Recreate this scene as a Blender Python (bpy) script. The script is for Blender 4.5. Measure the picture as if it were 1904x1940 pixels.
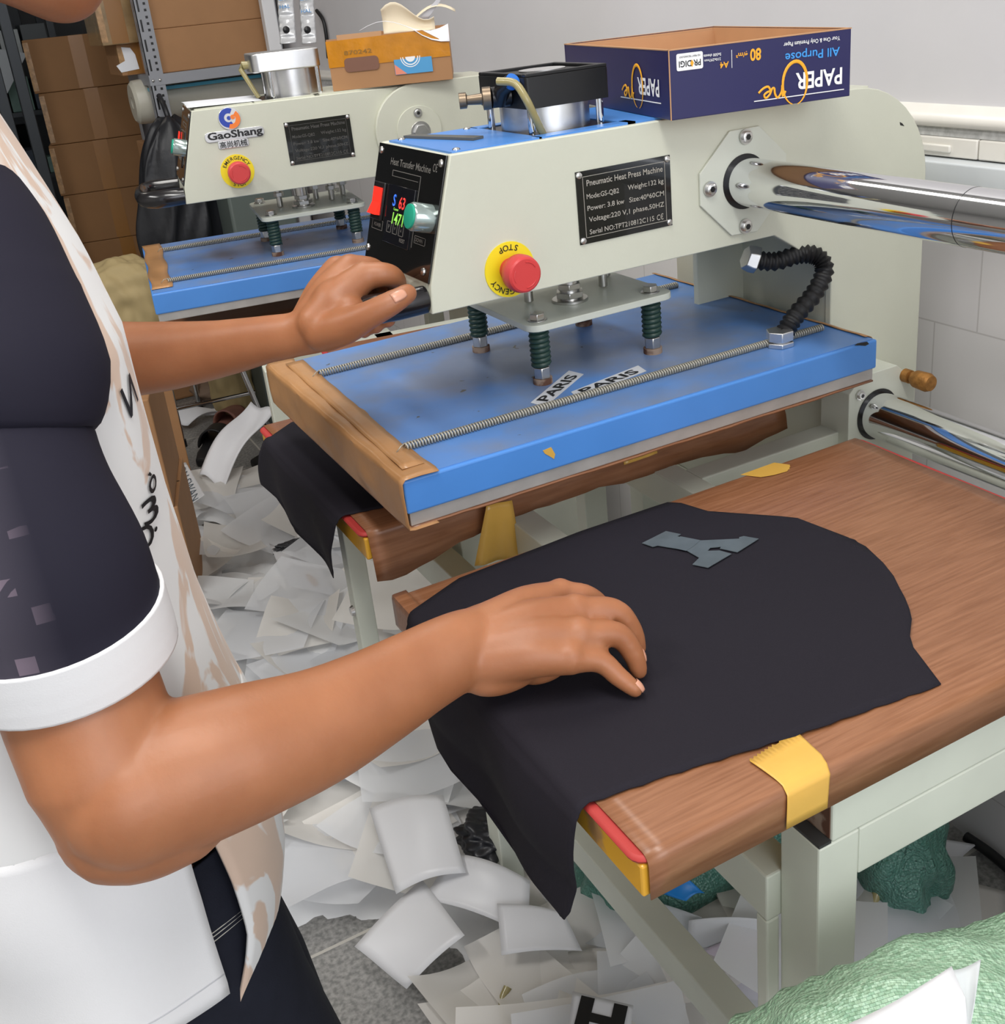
import bpy, bmesh, math, random
from mathutils import Vector, Matrix, Euler
from mathutils.bvhtree import BVHTree
random.seed(7)
PI = math.pi
SC = bpy.context.scene
for _o in list(bpy.data.objects): bpy.data.objects.remove(_o, do_unlink=True)
COL = SC.collection

# ------------------------------------------------------------------ camera
FOC, PCX, PCY = 2057.127, 23.515, -136.584
YAW, PITCH, ROLL = 1.11682760, -0.395900924, -0.102812740
CAM = Vector((-0.32002, -0.91118, 1.36234))
_f = Vector((math.cos(YAW)*math.cos(PITCH), math.sin(YAW)*math.cos(PITCH), math.sin(PITCH)))
_r = Vector((math.sin(YAW), -math.cos(YAW), 0)); _u = _r.cross(_f)
RT = math.cos(ROLL)*_r + math.sin(ROLL)*_u
UP = -math.sin(ROLL)*_r + math.cos(ROLL)*_u
FW = _f
cd = bpy.data.cameras.new('camera'); cam = bpy.data.objects.new('camera', cd); COL.objects.link(cam)
cam.matrix_world = Matrix(((RT.x, UP.x, -FW.x, CAM.x), (RT.y, UP.y, -FW.y, CAM.y), (RT.z, UP.z, -FW.z, CAM.z), (0, 0, 0, 1)))
cd.sensor_fit = 'HORIZONTAL'; cd.sensor_width = 36; cd.lens = 36*FOC/1904
cd.shift_x = -PCX/1904; cd.shift_y = PCY/1904; cd.clip_start = 0.05
SC.camera = cam

# ------------------------------------------------------------------ world, lights, exposure
SC.view_settings.view_transform = 'Standard'; SC.view_settings.look = 'None'
SC.view_settings.gamma = 1; SC.view_settings.exposure = 0.0; SC.view_settings.use_curve_mapping = False
w = bpy.data.worlds.new('world'); SC.world = w; w.use_nodes = True
_bg = w.node_tree.nodes['Background']; _bg.inputs[0].default_value = (0.86, 0.92, 1.0, 1); _bg.inputs[1].default_value = 0.95
def area(name, loc, rot, sx, sy, power, col=(1, 1, 1)):
    l = bpy.data.lights.new(name, 'AREA'); l.shape = 'RECTANGLE'; l.size = sx; l.size_y = sy; l.energy = power; l.color = col
    o = bpy.data.objects.new(name, l); COL.objects.link(o); o.location = loc; o.rotation_euler = rot; return o
area('ceiling_tube_and_fill_light', (-0.3, -0.9, 2.85), (0, 0, 0.1), 0.3, 1.6, 32, (1, 0.985, 0.95))
area('ceiling_tube_and_fill_light', (0.3, 1.0, 2.85), (0, 0, 0), 0.3, 1.4, 16, (1, 0.97, 0.92))
area('ceiling_tube_and_fill_light', (-1.7, 0.4, 2.85), (0, 0, 0), 0.3, 1.6, 42, (1, 0.985, 0.96))  # extra fill lamp, added to brighten the left side and the floor heap
area('ceiling_tube_and_fill_light', (-0.4, 4.0, 2.85), (0, 0, 0), 0.2, 1.2, 4, (1, 0.93, 0.82))
area('daylight_fill', (0.2, -3.0, 1.9), (math.radians(72), 0, math.radians(5)), 2.6, 1.8, 50, (0.95, 0.96, 1.0))  # unseen soft fill added behind the camera, standing in for daylight

# ------------------------------------------------------------------ helpers
def lin(r, g, b):
    def c(v):
        v /= 255.0
        return v/12.92 if v <= 0.04045 else ((v+0.055)/1.055)**2.4
    return (c(r), c(g), c(b), 1)
def ray(px, py):
    return RT*((px-952-PCX)/FOC) - UP*((py-970-PCY)/FOC) + FW
def PD(px, py, d): return CAM + ray(px, py)*d
def PA(px, py, ax, v):
    d = ray(px, py); i = 'xyz'.index(ax); return CAM + d*((v-CAM[i])/d[i])
MATS = {}
def mat(name, col, rough=0.5, metal=0.0, noise=0.0, nscale=30, bump=0.0, bscale=200, alpha=1.0, coat=0.0, sss=0.0, emit=None, estr=0.0, trans=0.0, spec=0.5, stretch=None, col2=None, thresh=None):
    if name in MATS: return MATS[name]
    m = bpy.data.materials.new(name); MATS[name] = m; m.use_nodes = True
    nt = m.node_tree; b = nt.nodes['Principled BSDF']
    b.inputs['Base Color'].default_value = col; b.inputs['Roughness'].default_value = rough
    b.inputs['Metallic'].default_value = metal; b.inputs['Alpha'].default_value = alpha
    b.inputs['Coat Weight'].default_value = coat; b.inputs['Specular IOR Level'].default_value = spec
    b.inputs['Transmission Weight'].default_value = trans
    if sss:
        b.inputs['Subsurface Weight'].default_value = sss; b.inputs['Subsurface Radius'].default_value = (1, 0.35, 0.2); b.inputs['Subsurface Scale'].default_value = 0.006
    if emit: b.inputs['Emission Color'].default_value = emit; b.inputs['Emission Strength'].default_value = estr
    tc = nt.nodes.new('ShaderNodeTexCoord'); mp = nt.nodes.new('ShaderNodeMapping'); nt.links.new(tc.outputs['Object'], mp.inputs[0])
    if stretch: mp.inputs['Scale'].default_value = stretch
    if noise or col2:
        n = nt.nodes.new('ShaderNodeTexNoise'); n.inputs['Scale'].default_value = nscale; n.inputs['Detail'].default_value = 5
        nt.links.new(mp.outputs[0], n.inputs['Vector'])
        r = nt.nodes.new('ShaderNodeValToRGB'); nt.links.new(n.outputs['Fac'], r.inputs[0])
        e = r.color_ramp.elements
        if col2:
            t = thresh or (0.45, 0.6)
            e[0].position, e[1].position = t; e[0].color = col; e[1].color = col2
        else:
            e[0].position, e[1].position = 0.3, 0.7
            e[0].color = tuple(c*(1-noise) for c in col[:3])+(1,); e[1].color = tuple(min(1, c*(1+noise)) for c in col[:3])+(1,)
        nt.links.new(r.outputs[0], b.inputs['Base Color'])
    if bump:
        n2 = nt.nodes.new('ShaderNodeTexNoise'); n2.inputs['Scale'].default_value = bscale; n2.inputs['Detail'].default_value = 3
        nt.links.new(mp.outputs[0], n2.inputs['Vector'])
        bp = nt.nodes.new('ShaderNodeBump'); bp.inputs['Strength'].default_value = bump; bp.inputs['Distance'].default_value = 0.002
        nt.links.new(n2.outputs['Fac'], bp.inputs['Height']); nt.links.new(bp.outputs[0], b.inputs['Normal'])
    return m
class MB:
    def __init__(s): s.bm = bmesh.new()
    def box(s, x0, x1, y0, y1, z0, z1, M=None):
        r = bmesh.ops.create_cube(s.bm, size=1)
        for v in r['verts']:
            v.co = Vector(((x0+x1)/2+v.co.x*(x1-x0), (y0+y1)/2+v.co.y*(y1-y0), (z0+z1)/2+v.co.z*(z1-z0)))
            if M: v.co = M @ v.co
        return s
    def prism(s, pts, axis, a, b, M=None):
        """polygon pts in the two other axes, extruded along axis from a to b"""
        def mk(p, t):
            q = {'x': (t, p[0], p[1]), 'y': (p[0], t, p[1]), 'z': (p[0], p[1], t)}[axis]
            q = Vector(q); return M @ q if M else q
        A = [s.bm.verts.new(mk(p, a)) for p in pts]; B = [s.bm.verts.new(mk(p, b)) for p in pts]
        n = len(pts)
        s.bm.faces.new(A); s.bm.faces.new(B[::-1])
        for i in range(n): s.bm.faces.new((A[i], B[i], B[(i+1) % n], A[(i+1) % n]))
        return s
    def loft(s, rings, cap=True, closed=True):
        R = [[s.bm.verts.new(p) for p in r] for r in rings]
        n = len(rings[0])
        for a, b in zip(R, R[1:]):
            for i in range(n if closed else n-1):
                s.bm.faces.new((a[i], a[(i+1) % n], b[(i+1) % n], b[i]))
        if cap and closed:
            s.bm.faces.new(R[0][::-1]); s.bm.faces.new(R[-1])
        return s
    def tube(s, path, rad, n=12, flat=1.0, cap=True, side=None):
        """tube along path of points; rad number or list; flat = second radius ratio or list, side = preferred direction of the first radius"""
        path = [Vector(p) for p in path]; m = len(path)
        rad = rad if hasattr(rad, '__len__') else [rad]*m
        flat = flat if hasattr(flat, '__len__') else [flat]*m
        rings = []; prev = None
        for i, p in enumerate(path):
            t = (path[min(i+1, m-1)]-path[max(i-1, 0)]).normalized()
            if side is not None: u = Vector(side)
            elif prev is None: u = Vector((0, 0, 1)) if abs(t.z) < 0.9 else Vector((1, 0, 0))
            else: u = prev
            u = (u - t*u.dot(t)).normalized(); prev = u
            v = t.cross(u)
            rings.append([p + u*rad[i]*math.cos(2*PI*k/n) + v*rad[i]*flat[i]*math.sin(2*PI*k/n) for k in range(n)])
        return s.loft(rings, cap)
    def cyl(s, a, b, r, n=24, r2=None):
        a = Vector(a); b = Vector(b); return s.tube([a, b], [r, r if r2 is None else r2], n)
    def ball(s, c, r, sc=(1, 1, 1), u=16, v=10, M=None):
        q = bmesh.ops.create_uvsphere(s.bm, u_segments=u, v_segments=v, radius=r)
        for x in q['verts']:
            x.co = Vector((x.co.x*sc[0], x.co.y*sc[1], x.co.z*sc[2]))
            if M: x.co = M @ x.co
            x.co += Vector(c)
        return s
    def grid(s, fn, nu, nv):
        V = [[s.bm.verts.new(fn(i/nu, j/nv)) for j in range(nv+1)] for i in range(nu+1)]
        for i in range(nu):
            for j in range(nv): s.bm.faces.new((V[i][j], V[i+1][j], V[i+1][j+1], V[i][j+1]))
        return s
    def add(s, me, M):
        bm2 = bmesh.new(); bm2.from_mesh(me); bm2.transform(M)
        t = bpy.data.meshes.new('tmp'); bm2.to_mesh(t); bm2.free(); s.bm.from_mesh(t); bpy.data.meshes.remove(t); return s
    def build(s, name, m, parent=None, smooth=40, bevel=0, bseg=2, solid=0, sub=0, norm=True):
        if norm: bmesh.ops.recalc_face_normals(s.bm, faces=s.bm.faces)
        me = bpy.data.meshes.new(name); s.bm.to_mesh(me); s.bm.free()
        me.materials.append(m)
        if smooth:
            for p in me.polygons: p.use_smooth = True
            if smooth < 180: me.set_sharp_from_angle(angle=math.radians(smooth))
        o = bpy.data.objects.new(name, me); COL.objects.link(o)
        if parent:
            o.parent = parent
            if parent.name in WROOT: o.matrix_parent_inverse = Matrix.Translation(-WROOT[parent.name])
        if bevel:
            b = o.modifiers.new('bevel', 'BEVEL'); b.width = bevel; b.segments = bseg; b.limit_method = 'ANGLE'; b.angle_limit = math.radians(35)
        if solid:
            d = o.modifiers.new('solid', 'SOLIDIFY'); d.thickness = solid; d.offset = 0
        if sub:
            d = o.modifiers.new('sub', 'SUBSURF'); d.levels = sub; d.render_levels = sub
        return o
def thing(name, label, cat, loc=(0, 0, 0), rz=0, group=None):
    o = bpy.data.objects.new(name, None); COL.objects.link(o); o.location = loc; o.rotation_euler = (0, 0, rz)
    o.empty_display_size = 0.05
    return tag(o, label, cat, group)
def tag(o, label, cat, group=None, kind=None):
    if label: o['label'] = label
    if cat: o['category'] = cat
    if group: o['group'] = group
    if kind: o['kind'] = kind
    return o
def lab(o, label): o['label'] = label; return o
def struct(o): o['kind'] = 'structure'; return o
WROOT = {}
def wthing(name, label, cat, base, group=None):
    """a thing whose parts are given in room coordinates"""
    o = thing(name, label, cat, base, 0, group); WROOT[o.name] = Vector(base); return o
_txt = {}
def text_me(s, ext=0.0, bold=0.0, space=1.0):
    k = (s, ext, bold, space)
    if k in _txt: return _txt[k]
    c = bpy.data.curves.new('t', 'FONT'); c.body = s; c.size = 1; c.extrude = ext; c.offset = bold; c.align_x = 'CENTER'; c.align_y = 'CENTER'; c.space_character = space; c.resolution_u = 3
    o = bpy.data.objects.new('t', c); COL.objects.link(o)
    me = bpy.data.meshes.new_from_object(o); bpy.data.objects.remove(o); _txt[k] = me; return me
def frame(o, u, v, n=None):
    u = Vector(u).normalized(); v = Vector(v); v = (v-u*v.dot(u)).normalized(); n = u.cross(v)
    return Matrix(((u.x, v.x, n.x, o[0]), (u.y, v.y, n.y, o[1]), (u.z, v.z, n.z, o[2]), (0, 0, 0, 1)))
def put(mb, s, F, x, y, h, wid=None, rot=0, bold=0.01, ext=0.02, slant=0, z=0.0004):
    """letter string on the plane F at (x,y), height h of a capital; wid = full width"""
    me = text_me(s, 0.0, bold); xs = [q.co.x for q in me.vertices]; ys = [q.co.y for q in me.vertices]
    if not xs: return
    wx = max(xs)-min(xs); sx = h/0.7
    if wid: sx = wid/wx
    S = Matrix(((sx, slant*h/0.7, 0, 0), (0, h/0.7, 0, 0), (0, 0, h, 0), (0, 0, 0, 1)))
    T = Matrix.Translation(Vector((-(max(xs)+min(xs))/2, -(max(ys)+min(ys))/2, 0)))
    mb.add(me, F @ Matrix.Translation((x, y, z)) @ Matrix.Rotation(rot, 4, 'Z') @ S @ T)
def rect(x0, x1, y0, y1, r=0, n=4):
    if not r: return [(x0, y0), (x1, y0), (x1, y1), (x0, y1)]
    P = []
    for cx, cy, a in ((x1-r, y0+r, -90), (x1-r, y1-r, 0), (x0+r, y1-r, 90), (x0+r, y0+r, 180)):
        for k in range(n+1):
            t = math.radians(a+90*k/n); P.append((cx+r*math.cos(t), cy+r*math.sin(t)))
    return P
def circ(cx, cy, r, n=32): return [(cx+r*math.cos(2*PI*k/n), cy+r*math.sin(2*PI*k/n)) for k in range(n)]
def hexm(mb, c, r, h, axis='z'):
    p = circ(0, 0, r, 6)
    if axis == 'z': mb.prism([(c[0]+a, c[1]+b) for a, b in p], 'z', c[2], c[2]+h)
    if axis == 'y': mb.prism([(c[0]+a, c[2]+b) for a, b in p], 'y', c[1], c[1]-h)
    return mb

# ------------------------------------------------------------------ materials
M_paint = mat('pale_green_enamel', lin(203, 204, 187), 0.38, noise=0.03, nscale=8, bump=0.08, bscale=260)
M_paint2 = mat('pale_green_frame_enamel', lin(206, 209, 196), 0.42, noise=0.04, nscale=10)
M_blue = mat('blue_enamel', lin(76, 136, 210), 0.35, noise=0.05, nscale=9)
M_bluetop = None
M_chrome = mat('polished_chrome', (0.78, 0.79, 0.81, 1), 0.07, 1.0)
M_steel = mat('bright_steel', (0.62, 0.61, 0.59, 1), 0.28, 1.0, noise=0.1, nscale=60)
M_alu = mat('brushed_aluminium', (0.72, 0.72, 0.72, 1), 0.35, 1.0, noise=0.08, nscale=40)
M_slab = mat('scuffed_aluminium', lin(176, 172, 168), 0.45, 0.35, noise=0.12, nscale=25)
M_black = mat('black_plastic', lin(24, 24, 26), 0.3)
M_blackm = mat('black_anodised_metal', lin(30, 30, 31), 0.42, 0.3)
M_rubber = mat('black_rubber', lin(20, 20, 22), 0.55)
M_rust = mat('rusty_steel', lin(92, 60, 45), 0.8, noise=0.5, nscale=40, col2=lin(150, 130, 115), thresh=(0.5, 0.6))
M_spring = mat('dark_green_spring', lin(38, 62, 54), 0.4)
M_gspring = mat('grey_spring_wire', lin(168, 164, 152), 0.35, 0.35)
M_red = mat('red_button_plastic', lin(205, 62, 62), 0.4)
M_yel = mat('yellow_label', lin(238, 216, 30), 0.45)
M_ink = mat('black_ink', lin(18, 18, 20), 0.5)
M_plate = mat('glossy_black_plate', lin(18, 18, 18), 0.12, 0.0, coat=0.5)
M_grey = mat('grey_engraving', lin(165, 160, 150), 0.5)
M_grey2 = mat('dim_engraving', lin(80, 78, 74), 0.5)
M_white = mat('white_ink', lin(238, 238, 238), 0.5)
M_sil = mat('red_silicone', lin(172, 52, 48), 0.6, noise=0.05)
M_core = mat('yellow_tape_board', lin(214, 160, 50), 0.3, col2=lin(170, 130, 85), nscale=25, thresh=(0.55, 0.65))
M_tape = mat('brown_packing_tape', lin(176, 130, 86), 0.3, noise=0.1, nscale=14, bump=0.3, bscale=30)
M_ytape = mat('yellow_kapton_tape', lin(214, 168, 78), 0.28, noise=0.06, nscale=18, bump=0.25, bscale=40)
M_cloth = mat('black_polyester_cloth', lin(29, 26, 34), 0.85, noise=0.1, nscale=900, bump=0.12, bscale=1500, spec=0.25)
M_card = mat('corrugated_cardboard', lin(168, 124, 84), 0.7, noise=0.05, nscale=12)
M_cardi = mat('cardboard_inside', lin(190, 145, 105), 0.75, noise=0.05, nscale=14)
M_hose = mat('translucent_air_hose', lin(170, 158, 110), 0.2, trans=0.25)
M_glassy = mat('clear_button_ring', lin(170, 185, 180), 0.15, 0.6)

def wood_like():
    m = bpy.data.materials.new('brown_teflon_sheet'); m.use_nodes = True; nt = m.node_tree; b = nt.nodes['Principled BSDF']
    b.inputs['Roughness'].default_value = 0.36; b.inputs['Coat Weight'].default_value = 0.12; b.inputs['Coat Roughness'].default_value = 0.3
    tc = nt.nodes.new('ShaderNodeTexCoord'); mp = nt.nodes.new('ShaderNodeMapping'); mp.inputs['Scale'].default_value = (5, 90, 60); mp.inputs['Rotation'].default_value = (0, 0, 0.08)
    nt.links.new(tc.outputs['Object'], mp.inputs[0])
    n = nt.nodes.new('ShaderNodeTexNoise'); n.inputs['Scale'].default_value = 3; n.inputs['Detail'].default_value = 8; n.inputs['Distortion'].default_value = 0.3; nt.links.new(mp.outputs[0], n.inputs['Vector'])
    r = nt.nodes.new('ShaderNodeValToRGB'); nt.links.new(n.outputs['Fac'], r.inputs[0]); e = r.color_ramp.elements
    e[0].position = 0.28; e[0].color = lin(126, 80, 50); e[1].position = 0.72; e[1].color = lin(154, 106, 75)
    n2 = nt.nodes.new('ShaderNodeTexNoise'); n2.inputs['Scale'].default_value = 5; n2.inputs['Detail'].default_value = 3; nt.links.new(tc.outputs['Object'], n2.inputs['Vector'])
    mx = nt.nodes.new('ShaderNodeMix'); mx.data_type = 'RGBA'; mx.blend_type = 'MULTIPLY'; mx.inputs[0].default_value = 0.35
    r2 = nt.nodes.new('ShaderNodeValToRGB'); nt.links.new(n2.outputs['Fac'], r2.inputs[0]); r2.color_ramp.elements[0].color = (0.7, 0.62, 0.56, 1); r2.color_ramp.elements[0].position = 0.35; r2.color_ramp.elements[1].position = 0.6
    nt.links.new(r.outputs[0], mx.inputs[6]); nt.links.new(r2.outputs[0], mx.inputs[7]); nt.links.new(mx.outputs[2], b.inputs['Base Color'])
    bp = nt.nodes.new('ShaderNodeBump'); bp.inputs['Strength'].default_value = 0.15; bp.inputs['Distance'].default_value = 0.001
    nt.links.new(n.outputs['Fac'], bp.inputs['Height']); nt.links.new(bp.outputs[0], b.inputs['Normal'])
    MATS['teflon'] = m; return m
M_tef = wood_like()
def blue_top():
    m = bpy.data.materials.new('worn_blue_enamel'); m.use_nodes = True; nt = m.node_tree; b = nt.nodes['Principled BSDF']
    tc = nt.nodes.new('ShaderNodeTexCoord')
    n = nt.nodes.new('ShaderNodeTexNoise'); n.inputs['Scale'].default_value = 7; n.inputs['Detail'].default_value = 6; nt.links.new(tc.outputs['Object'], n.inputs['Vector'])
    r = nt.nodes.new('ShaderNodeValToRGB'); nt.links.new(n.outputs['Fac'], r.inputs[0]); e = r.color_ramp.elements
    e[0].position = 0.42; e[0].color = lin(88, 134, 198); e[1].position = 0.60; e[1].color = lin(112, 128, 158)
    n3 = nt.nodes.new('ShaderNodeTexNoise'); n3.inputs['Scale'].default_value = 55; n3.inputs['Detail'].default_value = 2; nt.links.new(tc.outputs['Object'], n3.inputs['Vector'])
    r3 = nt.nodes.new('ShaderNodeValToRGB'); nt.links.new(n3.outputs['Fac'], r3.inputs[0]); r3.color_ramp.elements[0].position = 0.735; r3.color_ramp.elements[1].position = 0.75
    mx = nt.nodes.new('ShaderNodeMix'); mx.data_type = 'RGBA'; nt.links.new(r3.outputs[0], mx.inputs[0]); nt.links.new(r.outputs[0], mx.inputs[6]); mx.inputs[7].default_value = lin(70, 72, 70)
    nt.links.new(mx.outputs[2], b.inputs['Base Color'])
    n2 = nt.nodes.new('ShaderNodeTexNoise'); n2.inputs['Scale'].default_value = 20; nt.links.new(tc.outputs['Object'], n2.inputs['Vector'])
    mr = nt.nodes.new('ShaderNodeMapRange'); mr.inputs[3].default_value = 0.22; mr.inputs[4].default_value = 0.5; nt.links.new(n2.outputs['Fac'], mr.inputs[0]); nt.links.new(mr.outputs[0], b.inputs['Roughness'])
    return m
M_bluetop = blue_top()

exec_order = []
# ------------------------------------------------------------------ room
def room():
    fl = MB().box(-3.2, 0.89, -3.2, 8.0, -0.05, 0).build('floor', floor_mat(), smooth=0); struct(fl)
    wr = MB().box(0.89, 0.99, -3.2, 8.0, 0, 3.0).build('wall_right', wall_mat(), smooth=0); struct(wr)
    wf = MB().box(-3.2, 0.99, 8.0, 8.1, 0, 3.0).build('wall_back', mat('far_wall_paint', lin(120, 122, 124), 0.8, noise=0.1, nscale=3), smooth=0); struct(wf)
    wl = MB().box(-3.3, -3.2, -3.2, 8.1, 0, 3.0).build('wall_left', mat('side_wall_paint', lin(190, 188, 184), 0.8), smooth=0); struct(wl)
    ce = MB().box(-3.3, 0.99, -3.2, 8.1, 3.0, 3.1).build('ceiling', mat('ceiling_paint', lin(215, 214, 210), 0.8), smooth=0); struct(ce)
    # tile dado border and cable trunking along the right wall
    mt = mat('glazed_border_tile', lin(226, 222, 214), 0.25, noise=0.02); mg = mat('grey_marbled_band', lin(190, 190, 188), 0.3, noise=0.22, nscale=90)
    mb = MB().prism([(0.89, 1.133), (0.874, 1.133), (0.87, 1.139), (0.872, 1.146), (0.878, 1.15), (0.884, 1.158), (0.89, 1.16)], 'y', -3.2, 4.5); t1 = mb.build('trim_1', mt, smooth=60); struct(t1)
    t2 = MB().box(0.880, 0.89, -3.2, 4.5, 1.120, 1.133).build('trim_2', mg, smooth=0); struct(t2)
    mb = MB()
    for k in range(14):
        y = 0.235-0.148*k
        mb.box(0.876, 0.89, y-0.146, y, 1.094, 1.1195)
        mb.box(0.872, 0.877, y-0.105, y-0.045, 1.100, 1.110)
    t3 = mb.build('trim_3', mt, bevel=0.002); struct(t3)
    t5 = MB().box(0.884, 0.89, -3.2, 4.5, 1.0, 1.03).build('trim_4', mg, smooth=0); struct(t5)
    tr = MB().prism(rect(0.852, 0.889, 1.058, 1.092, 0.003), 'y', -3.2, 3.5).build('cable_trunking', mat('white_pvc', lin(214, 219, 222), 0.35, noise=0.02), smooth=40)
    tag(tr, 'white plastic cable trunking running along the tiled wall', 'cable trunking')
    # decorative relief tile
    t = MB().box(0.883, 0.889, 0.083, 0.132, 1.034, 1.057).build('trim_5', mat('floral_tile', lin(150, 152, 150), 0.4, col2=lin(214, 212, 206), nscale=110, thresh=(0.42, 0.55)), smooth=0); struct(t)
def floor_mat():
    m = bpy.data.materials.new('grey_floor_tile'); m.use_nodes = True; nt = m.node_tree; b = nt.nodes['Principled BSDF']; b.inputs['Roughness'].default_value = 0.45
    tc = nt.nodes.new('ShaderNodeTexCoord'); br = nt.nodes.new('ShaderNodeTexBrick'); br.offset = 0; nt.links.new(tc.outputs['Object'], br.inputs['Vector'])
    br.inputs['Scale'].default_value = 1; br.inputs['Brick Width'].default_value = 0.4; br.inputs['Row Height'].default_value = 0.4; br.inputs['Mortar Size'].default_value = 0.003
    n = nt.nodes.new('ShaderNodeTexNoise'); n.inputs['Scale'].default_value = 130; n.inputs['Detail'].default_value = 4; nt.links.new(tc.outputs['Object'], n.inputs['Vector'])
    r = nt.nodes.new('ShaderNodeValToRGB'); nt.links.new(n.outputs['Fac'], r.inputs[0]); e = r.color_ramp.elements; e[0].position = 0.35; e[1].position = 0.65
    e[0].color = lin(112, 112, 110); e[1].color = lin(152, 150, 147)
    nt.links.new(r.outputs[0], br.inputs['Color1']); nt.links.new(r.outputs[0], br.inputs['Color2']); br.inputs['Mortar'].default_value = lin(180, 176, 168)
    nt.links.new(br.outputs[0], b.inputs['Base Color']); return m
def wall_mat():
    m = bpy.data.materials.new('tiled_wall'); m.use_nodes = True; nt = m.node_tree; b = nt.nodes['Principled BSDF']
    tc = nt.nodes.new('ShaderNodeTexCoord'); sp = nt.nodes.new('ShaderNodeSeparateXYZ'); nt.links.new(tc.outputs['Object'], sp.inputs[0])
    cb = nt.nodes.new('ShaderNodeCombineXYZ'); nt.links.new(sp.outputs[1], cb.inputs[0]); nt.links.new(sp.outputs[2], cb.inputs[1])
    ad = nt.nodes.new('ShaderNodeVectorMath'); ad.operation = 'ADD'; ad.inputs[1].default_value = (10.058, 0.143, 0); nt.links.new(cb.outputs[0], ad.inputs[0])
    br = nt.nodes.new('ShaderNodeTexBrick'); br.offset = 0.5; nt.links.new(ad.outputs[0], br.inputs['Vector'])
    br.inputs['Scale'].default_value = 1; br.inputs['Brick Width'].default_value = 0.148; br.inputs['Row Height'].default_value = 0.25; br.inputs['Mortar Size'].default_value = 0.0014; br.inputs['Mortar Smooth'].default_value = 0.3
    br.inputs['Color1'].default_value = lin(214, 211, 212); br.inputs['Color2'].default_value = lin(217, 214, 214); br.inputs['Mortar'].default_value = lin(192, 188, 188)
    gt = nt.nodes.new('ShaderNodeMath'); gt.operation = 'GREATER_THAN'; gt.inputs[1].default_value = 1.14; nt.links.new(sp.outputs[2], gt.inputs[0])
    n = nt.nodes.new('ShaderNodeTexNoise'); n.inputs['Scale'].default_value = 5; n.inputs['Detail'].default_value = 4; nt.links.new(tc.outputs['Object'], n.inputs['Vector'])
    r = nt.nodes.new('ShaderNodeValToRGB'); nt.links.new(n.outputs['Fac'], r.inputs[0]); r.color_ramp.elements[0].color = lin(206, 204, 206); r.color_ramp.elements[1].color = lin(218, 216, 218)
    mx = nt.nodes.new('ShaderNodeMix'); mx.data_type = 'RGBA'; nt.links.new(gt.outputs[0], mx.inputs[0]); nt.links.new(br.outputs[0], mx.inputs[6]); nt.links.new(r.outputs[0], mx.inputs[7])
    nt.links.new(mx.outputs[2], b.inputs['Base Color'])
    mr = nt.nodes.new('ShaderNodeMapRange'); mr.inputs[3].default_value = 0.18; mr.inputs[4].default_value = 0.85; nt.links.new(gt.outputs[0], mr.inputs[0]); nt.links.new(mr.outputs[0], b.inputs['Roughness'])
    return m
room()

# ------------------------------------------------------------------ the heat presses
def wave(x, a=1.0): return a*(0.5*math.sin(x*23.1)+0.3*math.sin(x*51.7+1)+0.2*math.sin(x*97.3+2))
def lower_platen(root, x0, x1, y0, y1, loose=False):
    p = MB().box(x0+0.004, x1-0.004, y0+0.003, y1-0.003, 0.787, 0.8145).build('lower_platen', M_core, root, smooth=0, bevel=0.002)
    lab(p, 'platen board wrapped in yellow tape')
    s = MB().prism(rect(x0, x1, y0+0.002, y1-0.002, 0.012), 'z', 0.8145, 0.8205).build('silicone_pad', M_sil, p, smooth=60, bevel=0.003); lab(s, 'red silicone pad')
    # brown sheet over the top and both long sides
    prof = []; r = 0.008; zt = 0.8222
    zb0 = 0.790
    def ring(x):
        z0 = 0.786 + (wave(x*1.3, 0.004) if loose else 0)
        if loose: z0 -= max(0, 0.03*(1-abs(x-0.02)/0.12)) ; z0 -= max(0, 0.014*(1-abs(x-0.5)/0.08))
        out = (0.006+wave(x, 0.002)) if loose else 0
        P = [(y0-out, z0), (y0-out*0.6, (z0+zt)/2)]
        for k in range(5):
            t = PI-PI/2*k/4; P.append((y0+r+r*math.cos(t), zt-r+r*math.sin(t)))
        for k in range(1, 12): 
            yy = y0+r+(y1-y0-2*r)*k/12; P.append((yy, zt+0.0006*math.sin(yy*40+x*17)+0.0005*math.sin(x*31)))
        for k in range(5):
            t = PI/2-PI/2*k/4; P.append((y1-r+r*math.cos(t), zt-r+r*math.sin(t)))
        P.append((y1, 0.786))
        return P
    rings = []
    n = 34
    for i in range(n+1):
        x = x0+0.008+(x1-x0-0.016)*i/n
        rings.append([Vector((x, a, b)) for a, b in ring(x)])
    c = MB(); c.loft(rings, closed=False); c.build('teflon_cover', M_tef, p, smooth=60, solid=0.0008, norm=False)
    return p
def tension_spring(parent, x0, x1, y, z, r=0.0038):
    n = int((x1-x0)/0.0034); per = 7; path = [(x0+(x1-x0)*k/(n*per), y+r*math.cos(2*PI*k/per), z+r*math.sin(2*PI*k/per)) for k in range(n*per+1)]
    mb = MB().tube(path, 0.00125, 5)
    mb.tube([(x0-0.012, y-0.004, z-0.002), (x0-0.006, y-0.005, z+0.004), (x0, y, z+0.004), (x0+0.004, y, z+0.003)], 0.0006, 5)
    return mb.build('tension_spring', M_gspring, parent, smooth=180)
def arcword(mb, F, word, cx, cy, R, mid, h, step, flip=False):
    n = len(word)
    for i, ch in enumerate(word):
        a = mid + (i-(n-1)/2)*step*(1 if flip else -1)
        put(mb, ch, F, cx+R*math.cos(a), cy+R*math.sin(a), h, rot=a-PI/2 if not flip else a+PI/2, bold=0.012)
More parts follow.
